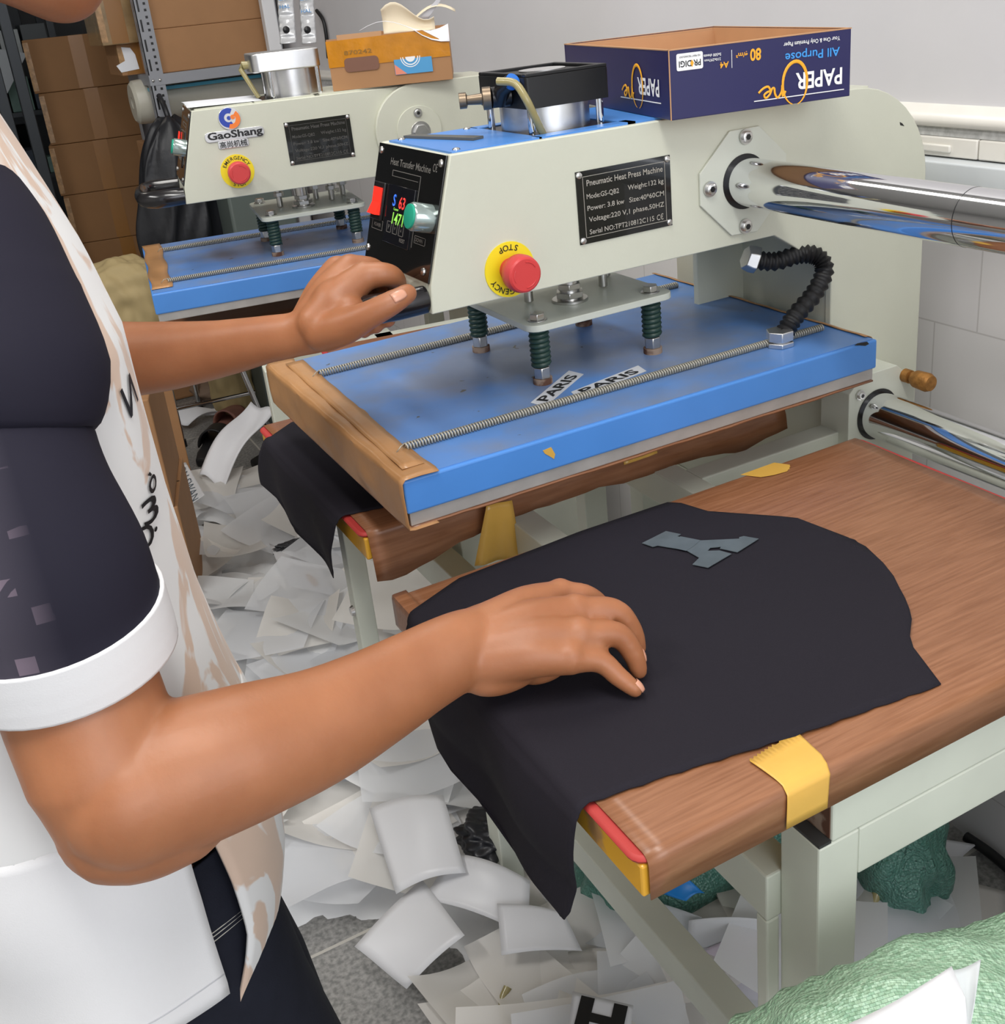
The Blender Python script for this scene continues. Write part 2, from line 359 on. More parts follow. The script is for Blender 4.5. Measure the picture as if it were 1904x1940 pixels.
def estop(parent, cx, cz, y, upright):
    F = frame((cx, y, cz), (1, 0, 0), (0, 0, 1)) if upright else frame((cx, y, cz), (-1, 0, 0), (0, 0, -1))
    d = MB().prism(circ(cx, cz, 0.0295, 48), 'y', y, y-0.0015).build('emergency_stop_plate', M_yel, parent, smooth=40); lab(d, 'yellow emergency stop ring')
    t = MB(); F2 = F @ Matrix.Translation((0, 0, 0.0016))
    arcword(t, F2, 'EMERGENCY', 0, 0, 0.0235, PI/2, 0.0062, 0.27)
    arcword(t, F2, 'STOP', 0, 0, 0.0235, -PI/2, 0.0062, 0.27, True)
    t.build('lettering', M_ink, d, smooth=0, norm=False)
    b = MB(); prof = [(0.0, 0.0125), (0.012, 0.0125), (0.012, 0.0165), (0.018, 0.0195), (0.027, 0.0200), (0.033, 0.0185), (0.0345, 0.0165), (0.0345, 0.0001)]
    rings = [[Vector((cx+r*math.cos(2*PI*k/40), y-0.0015-h, cz+r*math.sin(2*PI*k/40))) for k in range(40)] for h, r in prof]
    b.loft(rings)
    for a in (0.5, 2.6, 4.7): b.tube([(cx+0.0135*math.cos(a+t), y-0.0362, cz+0.0135*math.sin(a+t)) for t in (0, 0.25, 0.5, 0.75, 1.0)], 0.0006, 5)
    b.build('push_button', M_red, d, smooth=35)
def nameplate(parent, x0, x1, z0, z1, y, dim):
    p = MB().box(x0, x1, y-0.0012, y, z0, z1).build('nameplate', M_plate, parent, smooth=0); lab(p, 'black specification plate')
    cx = (x0+x1)/2; cz = (z0+z1)/2; F = frame((cx, y-0.0013, cz), (1, 0, 0), (0, 0, 1)); W = (x1-x0); H = z1-z0
    ml = M_grey if not dim else M_grey2
    t = MB()
    k = W/0.121
    put(t, 'Pneumatic Heat Press Machine', F, 0.001, 0.0255*k, 0.0062*k, wid=0.098*k, bold=0.012)
    put(t, 'Mode:GS-QB2', F, -0.0285*k, 0.011*k, 0.0052*k, wid=0.041*k); put(t, 'Weight:132 kg', F, 0.027*k, 0.0115*k, 0.0052*k, wid=0.047*k)
    put(t, 'Power: 3.8 kw', F, -0.0255*k, -0.001*k, 0.0052*k, wid=0.047*k); put(t, 'Size:40*60CM', F, 0.0275*k, -0.001*k, 0.0052*k, wid=0.046*k)
    put(t, 'Voltage:220 V,1 phase,50HZ', F, 0.001*k, -0.014*k, 0.0052*k, wid=0.098*k)
    put(t, 'Serial NO:TPT210812C115', F, -0.006*k, -0.0265*k, 0.0052*k, wid=0.084*k); put(t, 'C\u20ac', F, 0.044*k, -0.0265*k, 0.0062*k, wid=0.009*k)
    t.build('lettering', ml, p, smooth=0, norm=False)
    b = MB(); e = 0.0012; a = 0.008
    for q in ((x0+a, x1-a, z0+a*0.8, z0+a*0.8+0.0005), (x0+a, x1-a, z1-a*0.8, z1-a*0.8+0.0005)): b.box(q[0], q[1], y-0.0016, y-0.0010, q[2], q[3])
    for q in (x0+a, x1-a): b.box(q, q+0.0005, y-0.0016, y-0.0010, z0+a*0.8, z1-a*0.8)
    b.build('border_line', ml, p, smooth=0)
    for xx in (x0+0.004, x1-0.004):
        for zz in (z0+0.004, z1-0.004):
            MB().tube([(xx, y-0.001, zz), (xx, y-0.0025, zz), (xx, y-0.0032, zz)], [0.0038, 0.0034, 0.0016], 16).build('screw', M_steel, p)
def press_spring(root, x, y):
    z0, z1 = 0.951, 0.998; n = 8; per = 12
    path = [(x+0.0098*math.cos(2*PI*k/per), y+0.0098*math.sin(2*PI*k/per), z0+(z1-z0)*k/(n*per)) for k in range(n*per+1)]
    s = MB().tube(path, 0.0030, 6, flat=0.85)
    s.cyl((x, y, 0.945), (x, y, 1.0), 0.0075, 16)
    s = s.build('pressure_spring', M_spring, root, smooth=60)
    hexm(MB(), (x, y, 0.937), 0.0105, 0.014).build('nut', M_steel, s, bevel=0.001)
    MB().cyl((x, y, 0.9301), (x, y, 0.937), 0.0115, 20).build('washer', M_rust, s)
def head_bolt(root, x, y, z):
    b = MB().cyl((x, y, z), (x, y, z+0.0015), 0.0115, 24); hexm(b, (x, y, z+0.0015), 0.0095, 0.0075); b.build('bolt', M_steel, root, bevel=0.0008)
def socket_bolt(root, x, y, z, r=0.0065):
    b = MB().tube([(x, y, z), (x, y-0.006, z), (x, y-0.0065, z)], [r, r, r*0.9], 20)
    b.tube([(x, y-0.001, z), (x, y-0.003, z)], r*1.35, 20)
    o = b.build('bolt', M_steel, root)
    hexm(MB(), (x, y-0.0064, z), r*0.55, 0.0003, 'y').build('socket', M_black, o)

def heat_press(name, label, loc, rz, kind):
    R = thing(name, label, 'heat press machine', loc, rz)
    near = kind == 'near'
    # ---- moving head
    Y0, Y1 = 0.0966, 0.282
    # shell of the arm: side plates, top, bottom, front lip
    arc = [(0.670+0.124*math.cos(t), 1.085+0.124*math.sin(t)) for t in [math.radians(90-8.5*k) for k in range(12)]]
    side = [(0.092, 1.057), (0.095, 1.087), (0.133, 1.2125)]+arc+[(0.7945, 0.985), (0.7945, 0.752), (0.636, 0.752), (0.636, 0.984), (0.578, 1.034), (0.545, 1.055)]
    h = MB().prism(side, 'y', Y0, Y0+0.01).prism(side[:-4]+[(0.56, 0.752), (0.56, 1.05)], 'y', Y1-0.01, Y1)
    h.prism([(0.092, 1.057), (0.095, 1.087), (0.133, 1.2115), (0.70, 1.2085), (0.70, 1.056)], 'y', Y0+0.0098, Y1-0.0098)
    h.box(0.644, 0.794, Y0+0.0098, Y1+0.02, 0.752, 1.05)
    arm = h.build('press_arm', M_paint, R, smooth=30, bevel=0.0012)
    if near:
        for px, pz, s in ((0.742, 1.158, 0.004), (0.735, 1.136, 0.002), (0.61, 1.19, 0.0015)): pass
        MB().prism([(0.744, 1.160), (0.748, 1.158), (0.752, 1.154), (0.745, 1.156)], 'y', Y0-0.0003, Y0+0.0005).build('paint_chip', M_ink, arm, smooth=0)
    # blue cover on top
    MB().box(0.139, 0.243, Y0+0.009, Y1-0.009, 1.2105, 1.2135).box(0.35, 0.57, Y0+0.009, Y1-0.009, 1.2105, 1.2135).box(0.24, 0.36, Y0+0.009, 0.125, 1.2105, 1.2135).box(0.24, 0.36, 0.254, Y1-0.009, 1.2105, 1.2135).build('top_cover', M_blue if near else M_paint, R, smooth=0)
    MB().box(0.238, 0.362, 0.124, 0.256, 1.2098, 1.2122).build('cover_opening', M_black, R, smooth=0)
    # control panel on the slanted front
    P0 = Vector((0.095, 0, 1.087)); P1 = Vector((0.133, 0, 1.2125)); V = (P1-P0).normalized(); U = Vector((0, -1, 0))
    # u axis: from y=0.282 towards y=0.0966 ; local u = 0 at y=.19
    F = frame(P0+Vector((0, 0.19, 0)), U, V)      # normal faces the operator
    pu = lambda y: 0.19-y
    def pbox(mb, ya, yb, va, vb, n0, n1): return mb.box(pu(ya), pu(yb), va, vb, n0, n1, M=F)
    cp = pbox(MB(), 0.2805, 0.1005, 0.001, 0.130, 0.0002, 0.0022).build('control_panel', M_plate, R, smooth=0, bevel=0.0005); lab(cp, 'glossy black control panel')
    for y_, v_ in ((0.272, 0.1225), (0.1105, 0.1215), (0.279-0.004, 0.0125), (0.1155, 0.011)):
        MB().tube([F @ Vector((pu(y_), v_, 0.002)), F @ Vector((pu(y_), v_, 0.0038)), F @ Vector((pu(y_), v_, 0.0048))], [0.0042, 0.0036, 0.0015], 14).build('screw', M_steel, cp)
    sw = pbox(MB(), 0.2745, 0.2425, 0.046, 0.088, 0.002, 0.005).build('rocker_switch', M_black, cp, bevel=0.001)
    # lit red rocker, tilted, stays in the same part level as a sub-part of the panel
    mb = MB(); a = [F @ Vector(q) for q in ((pu(0.270), 0.052, 0.005), (pu(0.247), 0.052, 0.005), (pu(0.247), 0.082, 0.005), (pu(0.270), 0.082, 0.005))]
    b = [F @ Vector(q) for q in ((pu(0.270), 0.052, 0.011), (pu(0.247), 0.052, 0.011), (pu(0.247), 0.066, 0.006), (pu(0.270), 0.066, 0.006))]
    mb.loft([[a[0], a[1], F @ Vector((pu(0.247), 0.066, 0.005)), F @ Vector((pu(0.270), 0.066, 0.005))], b])
    pbox(mb, 0.270, 0.247, 0.066, 0.082, 0.0045, 0.0065)
    lab(mb.build('rocker_lamp', mat('lit_red_lens', lin(225, 25, 20), 0.25, emit=(1, 0.04, 0.02, 1), estr=0.9), cp), 'glowing red rocker')
    ds = pbox(MB(), 0.232, 0.160, 0.026, 0.089, 0.002, 0.004).build('display', mat('display_glass', lin(14, 15, 22), 0.1, coat=0.6), cp, bevel=0.0005)
    if near:
        for s, col, y_, v_, hh, ww in (('S', (0.05, 0.2, 1, 1), 0.2105, 0.073, 0.0125, None), ('63', (1, 0.06, 0.05, 1), 0.189, 0.072, 0.0125, None)):
            t = MB(); put(t, s, F, pu(y_), v_, hh, wid=ww, slant=0.1, z=0.0045); t.build('digit', mat('led_'+s, col, 0.5, emit=col, estr=0.5), cp, smooth=0, norm=False)
        t = MB(); put(t, '1471', F, pu(0.195), 0.054, 0.0125, wid=0.030, slant=0.1, z=0.0045); put(t, 'Counter', F, pu(0.203), 0.064, 0.0028, z=0.0045)
        t.build('digit', mat('led_green', (0.35, 0.9, 0.12, 1), 0.5, emit=(0.35, 0.9, 0.12, 1), estr=0.35), cp, smooth=0, norm=False)
    t = MB()
    put(t, 'Heat Transfer Machine', F, pu(0.186), 0.113, 0.0075, wid=0.108, z=0.0024); put(t, 'C\u20ac', F, pu(0.122), 0.116, 0.008, wid=0.011, z=0.0024)
    put(t, 'POWER', F, pu(0.255), 0.041, 0.004, z=0.0024); put(t, 'RESET', F, pu(0.176), 0.0335, 0.004, z=0.0045); put(t, 'DOWN', F, pu(0.137), 0.040, 0.004, z=0.0024)
    for y_ in (0.2165, 0.199, 0.182):
        put(t, {0.2165: 'P', 0.199: 'v', 0.182: '^'}[y_], F, pu(y_), 0.0435, 0.005, z=0.0045)
        for q in ((-0.006, 0.006, -0.006, -0.0055), (-0.006, 0.006, 0.0055, 0.006), (-0.006, -0.0055, -0.006, 0.006), (0.0055, 0.006, -0.006, 0.006)):
            t.box(pu(y_)+q[0], pu(y_)+q[1], 0.0435+q[2], 0.0435+q[3], 0.0042, 0.0046, M=F)
    for q in ((0.231, 0.154, 0.1035, 0.1042), (0.231, 0.2303, 0.098, 0.104), (0.1547, 0.154, 0.03, 0.104), (0.231, 0.16, 0.0975, 0.098), (0.149, 0.121, 0.036, 0.0365), (0.149, 0.121, 0.0435, 0.044), (0.149, 0.1485, 0.036, 0.044), (0.1215, 0.121, 0.036, 0.044),
              (0.271, 0.24, 0.0355, 0.036), (0.271, 0.24, 0.046, 0.0465), (0.271, 0.2705, 0.036, 0.046), (0.2405, 0.24, 0.036, 0.046)):
        t.box(pu(q[0]), pu(q[1]), q[2], q[3], 0.0021, 0.0025, M=F)
    t.build('lettering', mat('panel_engraving', lin(112, 110, 106), 0.5), cp, smooth=0, norm=False)
    gb = MB(); c0 = F @ Vector((pu(0.1185), 0.0650, 0.002)); nrm = (F.to_3x3() @ Vector((0, 0, 1)))
    gb.tube([c0, c0+nrm*0.020, c0+nrm*0.022], [0.0148, 0.0148, 0.0135], 32); gb = gb.build('start_button', M_glassy, cp)
    MB().tube([c0+nrm*0.0215, c0+nrm*0.024, c0+nrm*0.0245], [0.0125, 0.0125, 0.011], 32).build('button_cap', mat('green_button_cap', lin(40, 165, 135), 0.35), cp)
    # handle
    mh = mat('black_grip', lin(26, 24, 26), 0.22, coat=0.3)
    zh = 1.070
    hp = [(0.093, 0.113, zh), (0.08, 0.113, zh), (0.062, 0.1145, zh), (0.045, 0.117, zh), (0.030, 0.126, zh), (0.024, 0.145, zh), (0.022, 0.19, zh), (0.024, 0.236, zh), (0.030, 0.254, zh), (0.045, 0.262, zh), (0.065, 0.265, zh), (0.093, 0.266, zh)]
    MB().tube(hp, [0.0145, 0.0150, 0.0158, 0.0158, 0.0145, 0.0135, 0.0135, 0.0135, 0.0145, 0.0158, 0.0155, 0.0145], 20).build('handle', mh, R, smooth=60)
    estop(R, 0.186 if near else 0.191, 1.086 if near else 1.1015, Y0, not near)
    nameplate(R, 0.274 if near else 0.286, 0.396 if near else 0.406, 1.095 if near else 1.098, 1.173, Y0, not near)
    # pneumatic cylinder
    dx = 0.0 if near else 0.03; zc = 1.239 if near else 1.259
    cy = MB().cyl((0.296+dx, 0.19, 1.2), (0.296+dx, 0.19, zc), 0.050, 48).build('air_cylinder', M_alu, R)
    cap = MB().prism(rect(0.245+dx*0.3, 0.348+dx*0.95, 0.135, 0.247, 0.012 if not near else 0.004), 'z', zc, zc+0.032)
    if near: cap.prism(rect(0.255, 0.335, 0.143, 0.239, 0.004), 'z', zc+0.032, zc+0.0325)
    cap = cap.build('cylinder_cap', M_blackm if near else M_alu, cy, bevel=0.002)
    if near:
        MB().cyl((0.297, 0.19, 1.2715), (0.297, 0.19, 1.2735), 0.026, 32).build('end_cover', M_alu, cy)
        mb = MB()
        for q in ((0.246, 0.347, 0.136, 0.144), (0.246, 0.347, 0.238, 0.246), (0.246, 0.254, 0.144, 0.238), (0.339, 0.347, 0.144, 0.238)): mb.box(q[0], q[1], q[2], q[3], 1.2708, 1.2745)
        mb.build('cap_rim', M_blackm, cy, bevel=0.001)
    for xx in (0.253+dx, 0.339+dx):
        for yy in (0.143, 0.239): MB().cyl((xx, yy, 1.205), (xx, yy, zc+0.001), 0.0042, 14).build('tie_rod', M_chrome, cy)
    if near:
        ft = MB().tube([(0.246, 0.175, 1.252), (0.226, 0.180, 1.252)], [0.011, 0.011], 16).tube([(0.234, 0.178, 1.247), (0.234, 0.165, 1.262), (0.236, 0.150, 1.268)], [0.009, 0.009, 0.008], 16)
        ft.build('air_fitting', M_black, cy)
        mbr = mat('tarnished_brass', lin(120, 105, 88), 0.35, 0.8)
        fb = MB().tube([(0.226, 0.180, 1.252), (0.218, 0.184, 1.252), (0.217, 0.184, 1.252), (0.203, 0.191, 1.252), (0.202, 0.192, 1.252), (0.195, 0.195, 1.252)], [0.012, 0.012, 0.006, 0.005, 0.0085, 0.0085], 12); fb.build('speed_valve', mbr, cy)
        MB().tube([(0.236, 0.152, 1.266), (0.237, 0.146, 1.270)], [0.0078, 0.0078], 18).build('hose_collar', mat('blue_collar', lin(40, 110, 200), 0.4), cy)
        hs = [PA(943, 154, 'y', 0.147), PA(975, 158, 'y', 0.130), PA(995, 185, 'y', 0.118), PA(1010, 215, 'y', 0.118), PA(1022, 240, 'y', 0.124), PA(1030, 256, 'y', 0.13)]
        MB().tube(smoothp(hs, 5), 0.0042, 12).build('air_hose', M_hose, cy)
        MB().prism([(0.156, 0.270), (0.168, 0.272), (0.205, 0.165), (0.190, 0.160)], 'z', 1.2137, 1.2165).build('label_strip', mat('dark_grey_strip', lin(88, 88, 84), 0.6), R, smooth=0)
        for q in ((0.150, 0.262), (0.150, 0.118), (0.232, 0.262)): MB().ball((q[0], q[1], 1.2137), 0.0042, (1, 1, 0.5), 12, 8).build('screw', M_steel, R)
    else:
        MB().tube([(0.262, 0.20, 1.272), (0.246, 0.205, 1.272), (0.240, 0.205, 1.266), (0.262, 0.185, 1.2135)], [0.006, 0.008, 0.0045, 0.0042], 12).build('air_hose', M_hose, cy)
    # connection plate
    pl = MB().prism(rect(0.221, 0.420, 0.127, 0.333, 0.016), 'z', 0.9985, 1.0065).build('spring_plate', M_paint2, R, smooth=60, bevel=0.001)
    for xx in (0.241, 0.397):
        for yy in (0.148, 0.310):
            press_spring(R, xx, yy); head_bolt(pl, xx, yy, 1.0065)
    st = MB().cyl((0.31, 0.19, 1.0065), (0.31, 0.19, 1.058), 0.012, 20); st.cyl((0.31, 0.19, 1.0065), (0.31, 0.19, 1.010), 0.022, 28)
    for z_, r_ in ((1.012, 0.018), (1.022, 0.015)): hexm(st, (0.31, 0.19, z_), r_, 0.007)
    for xx, yy in ((0.27, 0.22), (0.37, 0.21), (0.40, 0.25), (0.345, 0.245)):
        hb_ = MB().cyl((xx, yy, 1.008), (xx, yy, 1.058), 0.0055, 14); hexm(hb_, (xx, yy, 1.028), 0.010, 0.008); hb_.build('adjusting_bolt', M_steel, R, bevel=0.0006)
    st.build('ram', M_steel, R, bevel=0.0006)
    # upper platen
    up = MB().box(0, 0.62, 0, 0.458, 0.893, 0.9295).build('upper_platen', M_blue, R, smooth=0, bevel=0.0025, bseg=3); lab(up, 'blue heating platen housing')
    MB().box(0.004, 0.616, 0.004, 0.454, 0.9294, 0.9302).build('platen_top', M_bluetop, up, smooth=0)
    lab(MB().box(0.003, 0.617, 0.003, 0.455, 0.8785, 0.8935).build('heating_plate', M_slab, up, smooth=0, bevel=0.001), 'bare aluminium plate edge')
    tension_spring(up, 0.032, 0.597, 0.069, 0.9345); tension_spring(up, 0.040, 0.593, 0.366, 0.9345)
    if near:
        # brown tape over the front edge
        def tp(u, v):
            y = -0.004+0.468*u
            w_ = 0.0015*math.sin(u*19)+0.001*math.sin(u*43+1)
            prof = [(0.036+w_*1.5, 0.9318), (0.018, 0.9322), (0.001, 0.9318), (-0.0025, 0.9285), (-0.0028, 0.915), (-0.003+w_, 0.895), (-0.0015, 0.878), (0.004, 0.8765), (0.03, 0.877)]
            t = v*(len(prof)-1); i = min(int(t), len(prof)-2); f_ = t-i
            return Vector((prof[i][0]*(1-f_)+prof[i+1][0]*f_, y, prof[i][1]*(1-f_)+prof[i+1][1]*f_+0.0006*math.sin(u*31+v*9)))
        lab(MB().grid(tp, 40, 24).build('tape', M_tape, up, smooth=50, solid=0.0006, norm=False), 'brown packing tape over front edge')
        MB().grid(lambda u, v: Vector((0.008+0.024*v+0.010*u, 0.02+0.42*u, 0.9334+0.0005*math.sin(u*40))), 30, 3).build('tape', M_tape, up, smooth=50, solid=0.0004, norm=False)
        MB().grid(lambda u, v: Vector((0.612+0.012*math.sin(v*PI/2), 0.012+0.446*u, 0.9318-0.006*(1-math.cos(v*PI/2))+0.0004*math.sin(u*50))), 30, 5).build('tape', M_tape, up, smooth=50, solid=0.0006, norm=False)
        # thin brown sheet showing under the plate
        def lowf(u, v):
            x = -0.001+0.618*u; return Vector((x, 0.002+0.45*v, 0.8765+0.0008*wave(x*2)))
        MB().grid(lowf, 40, 6).build('teflon_sheet', M_tef, up, smooth=50, solid=0.002, norm=False)
        # transfer letters stuck on the platen top
        mf = mat('clear_transfer_film', lin(205, 208, 214), 0.3)
        for (a, b2, c2) in (((0.197, 0.087), (0.292, 0.152), 0.021), ((0.243, 0.087), (0.358, 0.108), 0.020)):
            a = Vector((a[0], a[1], 0)); b2 = Vector((b2[0], b2[1], 0)); u = (b2-a).normalized(); v = Vector((-u.y, u.x, 0)); mid = (a+b2)/2; L = (b2-a).length
            zz = 0.9304 if c2 > 0.0205 else 0.93035
            fm = MB().prism([tuple((mid+u*x+v*y).xy) for x, y in ((-L/2, -c2/2-0.001), (L/2-0.008, -c2/2), (L/2, c2/2+0.002), (-L/2+0.008, c2/2))], 'z', zz, zz+0.0003).build('transfer_film', mf, up, smooth=0)
            t = MB(); put(t, 'PARIS', frame((mid.x, mid.y, zz+0.0004), u, v), 0, 0, 0.0135, wid=L*0.74, bold=0.02); t.build('transfer_lettering', M_ink, up, smooth=0, norm=False)
        MB().prism([(0.155, 0.918), (0.165, 0.919), (0.169, 0.910), (0.167, 0.905), (0.163, 0.909), (0.157, 0.914)], 'y', -0.0006, 0.0002).build('tape', M_ytape, up, smooth=0)
        MB().prism([(0.583, 0.9305), (0.588, 0.932), (0.603, 0.9305), (0.606, 0.927), (0.600, 0.926), (0.590, 0.929)], 'y', -0.0005, 0.0003).build('paint_chip', M_ink, up, smooth=0)
    else:
        MB().grid(lambda u, v: Vector((0.002+0.036*v+0.002*math.sin(u*17), 0.03+0.43*u, 0.9315)), 20, 4).build('tape', M_tape, up, smooth=50, solid=0.0006, norm=False)
    # ---- column, rails, brackets
    xr, zr = 0.498, 1.1275
    if near:
        octp = [(0.478, 1.187), (0.520, 1.187), (0.560, 1.150), (0.560, 1.108), (0.516, 1.066), (0.478, 1.068), (0.4345, 1.110), (0.4345, 1.146)]
        fl = MB().prism(octp, 'y', Y0, Y0-0.0035).build('rail_flange', M_paint2, R, smooth=0, bevel=0.0008)
        for bx, bz in ((0.499, 1.178), (0.447, 1.1275), (0.497, 1.076), (0.549, 1.13)): socket_bolt(fl, bx, Y0-0.0035, bz)
        rl = MB().cyl((xr, 0.12, zr), (xr, -0.66, zr), 0.0275, 64).build('guide_rail', M_chrome, R); lab(rl, 'thick chrome guide rail')
        MB().tube([(xr, Y0-0.0036, zr), (xr, Y0-0.0045, zr)], 0.0315, 48).build('seal_ring', M_black, rl)
        MB().tube([(xr, -0.2275, zr), (xr, -0.2283, zr)], 0.02762, 64).build('joint_line', M_black, rl)
        # slide bracket and lower rail
        br = MB().prism([(0.626, 0.62), (0.626, 0.842), (0.648, 0.862), (0.708, 0.862), (0.742, 0.832), (0.742, 0.62)], 'y', 0.05, Y0+0.004).build('rail_bracket', M_paint2, R, smooth=0, bevel=0.001)
        socket_bolt(br, 0.643, 0.05, 0.838, 0.005)
        MB().tube([(0.675, 0.0495, 0.803), (0.675, 0.0485, 0.803)], 0.0345, 48).build('seal_ring', M_black, R)
        lr = MB().cyl((0.675, 0.09, 0.803), (0.675, -0.66, 0.803), 0.0305, 64).build('guide_rail', M_chrome, R); lab(lr, 'lower chrome guide rail')
        bz = MB().tube([(0.722, 0.05, 0.845), (0.722, 0.040, 0.845), (0.722, 0.0395, 0.845), (0.722, 0.036, 0.845), (0.722, 0.030, 0.845), (0.722, 0.012, 0.845), (0.722, 0.006, 0.845), (0.722, 0.005, 0.845)], [0.009, 0.009, 0.006, 0.008, 0.0115, 0.0125, 0.010, 0.004], 20)
        bz.build('brass_muffler', mat('sintered_bronze', lin(160, 112, 55), 0.55, 0.5, noise=0.3, nscale=120, bump=0.4, bscale=300), R)
        # flexible conduit
        pts = [PA(px, py, 'y', yy) for px, py, yy in ((1430, 493, .12), (1470, 495, .11), (1515, 482, .10), (1548, 486, .09), (1562, 512, .08), (1543, 555, .074), (1508, 597, .068), (1488, 628, .064), (1480, 650, .061))]
        path = smoothp([Vector(p) for p in pts], 14); rad = [0.0105+0.0016*math.sin(k*1.57*1.0) for k in range(len(path))]
        MB().tube(path, rad, 18).build('cable_conduit', M_rubber, R, smooth=80)
        g = MB(); hexm(g, (0.522, 0.061, 0.9303), 0.0175, 0.006); g.cyl((0.522, 0.061, 0.936), (0.522, 0.061, 0.942), 0.013, 24); hexm(g, (0.522, 0.061, 0.938), 0.0170, 0.012); g.build('conduit_gland', M_alu, R, bevel=0.001)
        g = MB().tube([PA(1412, 487, 'y', .125), PA(1425, 491, 'y', .122), PA(1436, 494, 'y', .118)], [0.015, 0.017, 0.0165], 6); g.build('conduit_gland', M_alu, R, bevel=0.001)
        MB().box(0.6385, 0.646, 0.1075, 0.29, 0.60, 1.03).build('column_panel', M_paint, R, smooth=0)
        MB().box(0.642, 0.80, 0.22, 0.46, 0.0, 0.60).box(0.642, 0.80, 0.10, 0.46, 0.60, 0.76).build('column', M_paint2, R, smooth=0, bevel=0.002)
        MB().box(0.66, 0.80, 0.30, 0.46, 0.74, 1.02).build('column', M_paint, R, smooth=0, bevel=0.002)
        MB().box(0.60, 0.80, -0.72, -0.62, 0.0, 1.19).box(0.44, 0.62, -0.72, -0.62, 0.735, 1.19).build('rail_support', M_paint, R, smooth=0, bevel=0.002)
        MB().box(0.60, 0.67, -0.62, 0.10, 0.690, 0.735).build('rear_beam', M_paint2, R, smooth=0, bevel=0.002)
    else:
        # round ended side plate with disc
        cxx, czz = 0.530, 1.131; rr = 0.082
        pp = [(cxx+rr*math.cos(math.radians(a)), czz+rr*math.sin(math.radians(a))) for a in range(90, 271, 10)]+[(0.86, czz-rr), (0.86, czz+rr)]
        MB().prism(pp, 'y', Y0, Y0-0.012).build('side_plate', M_paint, R, smooth=40, bevel=0.002)
        MB().prism(circ(cxx, czz, 0.043, 40), 'y', Y0-0.012, Y0-0.015).build('pivot_cover', M_paint, R, smooth=40, bevel=0.001)
        b = MB(); hexm(b, (cxx+0.002, Y0-0.015, czz-0.004), 0.014, 0.009, 'y'); b.tube([(cxx+0.002, Y0-0.015, czz-0.004), (cxx+0.002, Y0-0.016, czz-0.004)], 0.019, 24); b.build('bolt', M_steel, R, bevel=0.001)
        socket_bolt(R, cxx, Y0-0.015, czz+0.030, 0.006)
        MB().box(0.642, 0.80, 0.10, 0.46, 0.0, 1.02).build('column', M_paint2, R, smooth=0, bevel=0.002)
        # maker's badge
        bd = MB().prism(circ(0.194, 1.1925, 0.0195, 40), 'y', Y0, Y0-0.003)
        bd.prism(rect(0.146, 0.250, 1.156, 1.1735, 0.007), 'y', Y0, Y0-0.0025).prism(rect(0.166, 0.220, 1.1425, 1.1565, 0.004), 'y', Y0, Y0-0.0024)
        bd = bd.build('badge', mat('silver_badge', lin(205, 205, 205), 0.25, 0.6), R, bevel=0.0008)
        Fb = frame((0.194, Y0-0.0031, 1.1925), (1, 0, 0), (0, 0, 1))
        def arcshape(cx, cy, r0, r1, a0, a1, n=18):
            A = [(cx+r1*math.cos(math.radians(a0+(a1-a0)*k/n)), cy+r1*math.sin(math.radians(a0+(a1-a0)*k/n))) for k in range(n+1)]
            B = [(cx+r0*math.cos(math.radians(a1+(a0-a1)*k/n)), cy+r0*math.sin(math.radians(a1+(a0-a1)*k/n))) for k in range(n+1)]
            return A+B
        mb = MB().prism(arcshape(-0.0015, 0.0015, 0.0075, 0.0165, 60, 300), 'z', 0, 0.0006, M=Fb).prism(arcshape(-0.001, 0.001, 0, 0.0035, 0, 350), 'z', 0, 0.0006, M=Fb); mb.build('emblem_blue', mat('badge_blue', lin(28, 62, 165), 0.35), bd, smooth=0)
        mb = MB().prism(arcshape(0.002, -0.001, 0.0085, 0.0165, -110, 50), 'z', 0, 0.0007, M=Fb).prism(arcshape(0.006, 0.002, 0.0, 0.004, 0, 350), 'z', 0, 0.0007, M=Fb); mb.build('emblem_orange', mat('badge_orange', lin(240, 125, 40), 0.35), bd, smooth=0)
        t = MB(); Fc = frame((0.199, Y0-0.0026, 1.165), (1, 0, 0), (0, 0, 1)); put(t, 'GaoShang', Fc, 0, -0.0005, 0.0120, wid=0.096, bold=0.03); put(t, '\u9ad8\u5c1a\u673a\u68b0', Fc, -0.006, -0.0155, 0.0085, wid=0.048, bold=0.012)
        t.build('lettering', M_ink, bd, smooth=0, norm=False)
    # ---- lower stations
    lower_platen(R, -0.013 if near else 0.006, 0.594, 0.127, 0.542, loose=near)
    if near:
        lp = lower_platen(R, -0.032, 0.5755, -0.44, -0.0155)
        def flap(u, v): return Vector((-0.019-0.0155*math.sin(min(1, v*2.2)*PI/2), -0.0155-0.075*u, 0.8226-0.034*max(0, v-0.35)/0.65))
        lab(MB().grid(flap, 8, 14).build('sheet_flap', M_tef, lp, smooth=60, solid=0.0008, norm=False), 'brown sheet folded over the platen end')
    else:
        lower_platen(R, 0.25, 0.60, -0.45, -0.14)
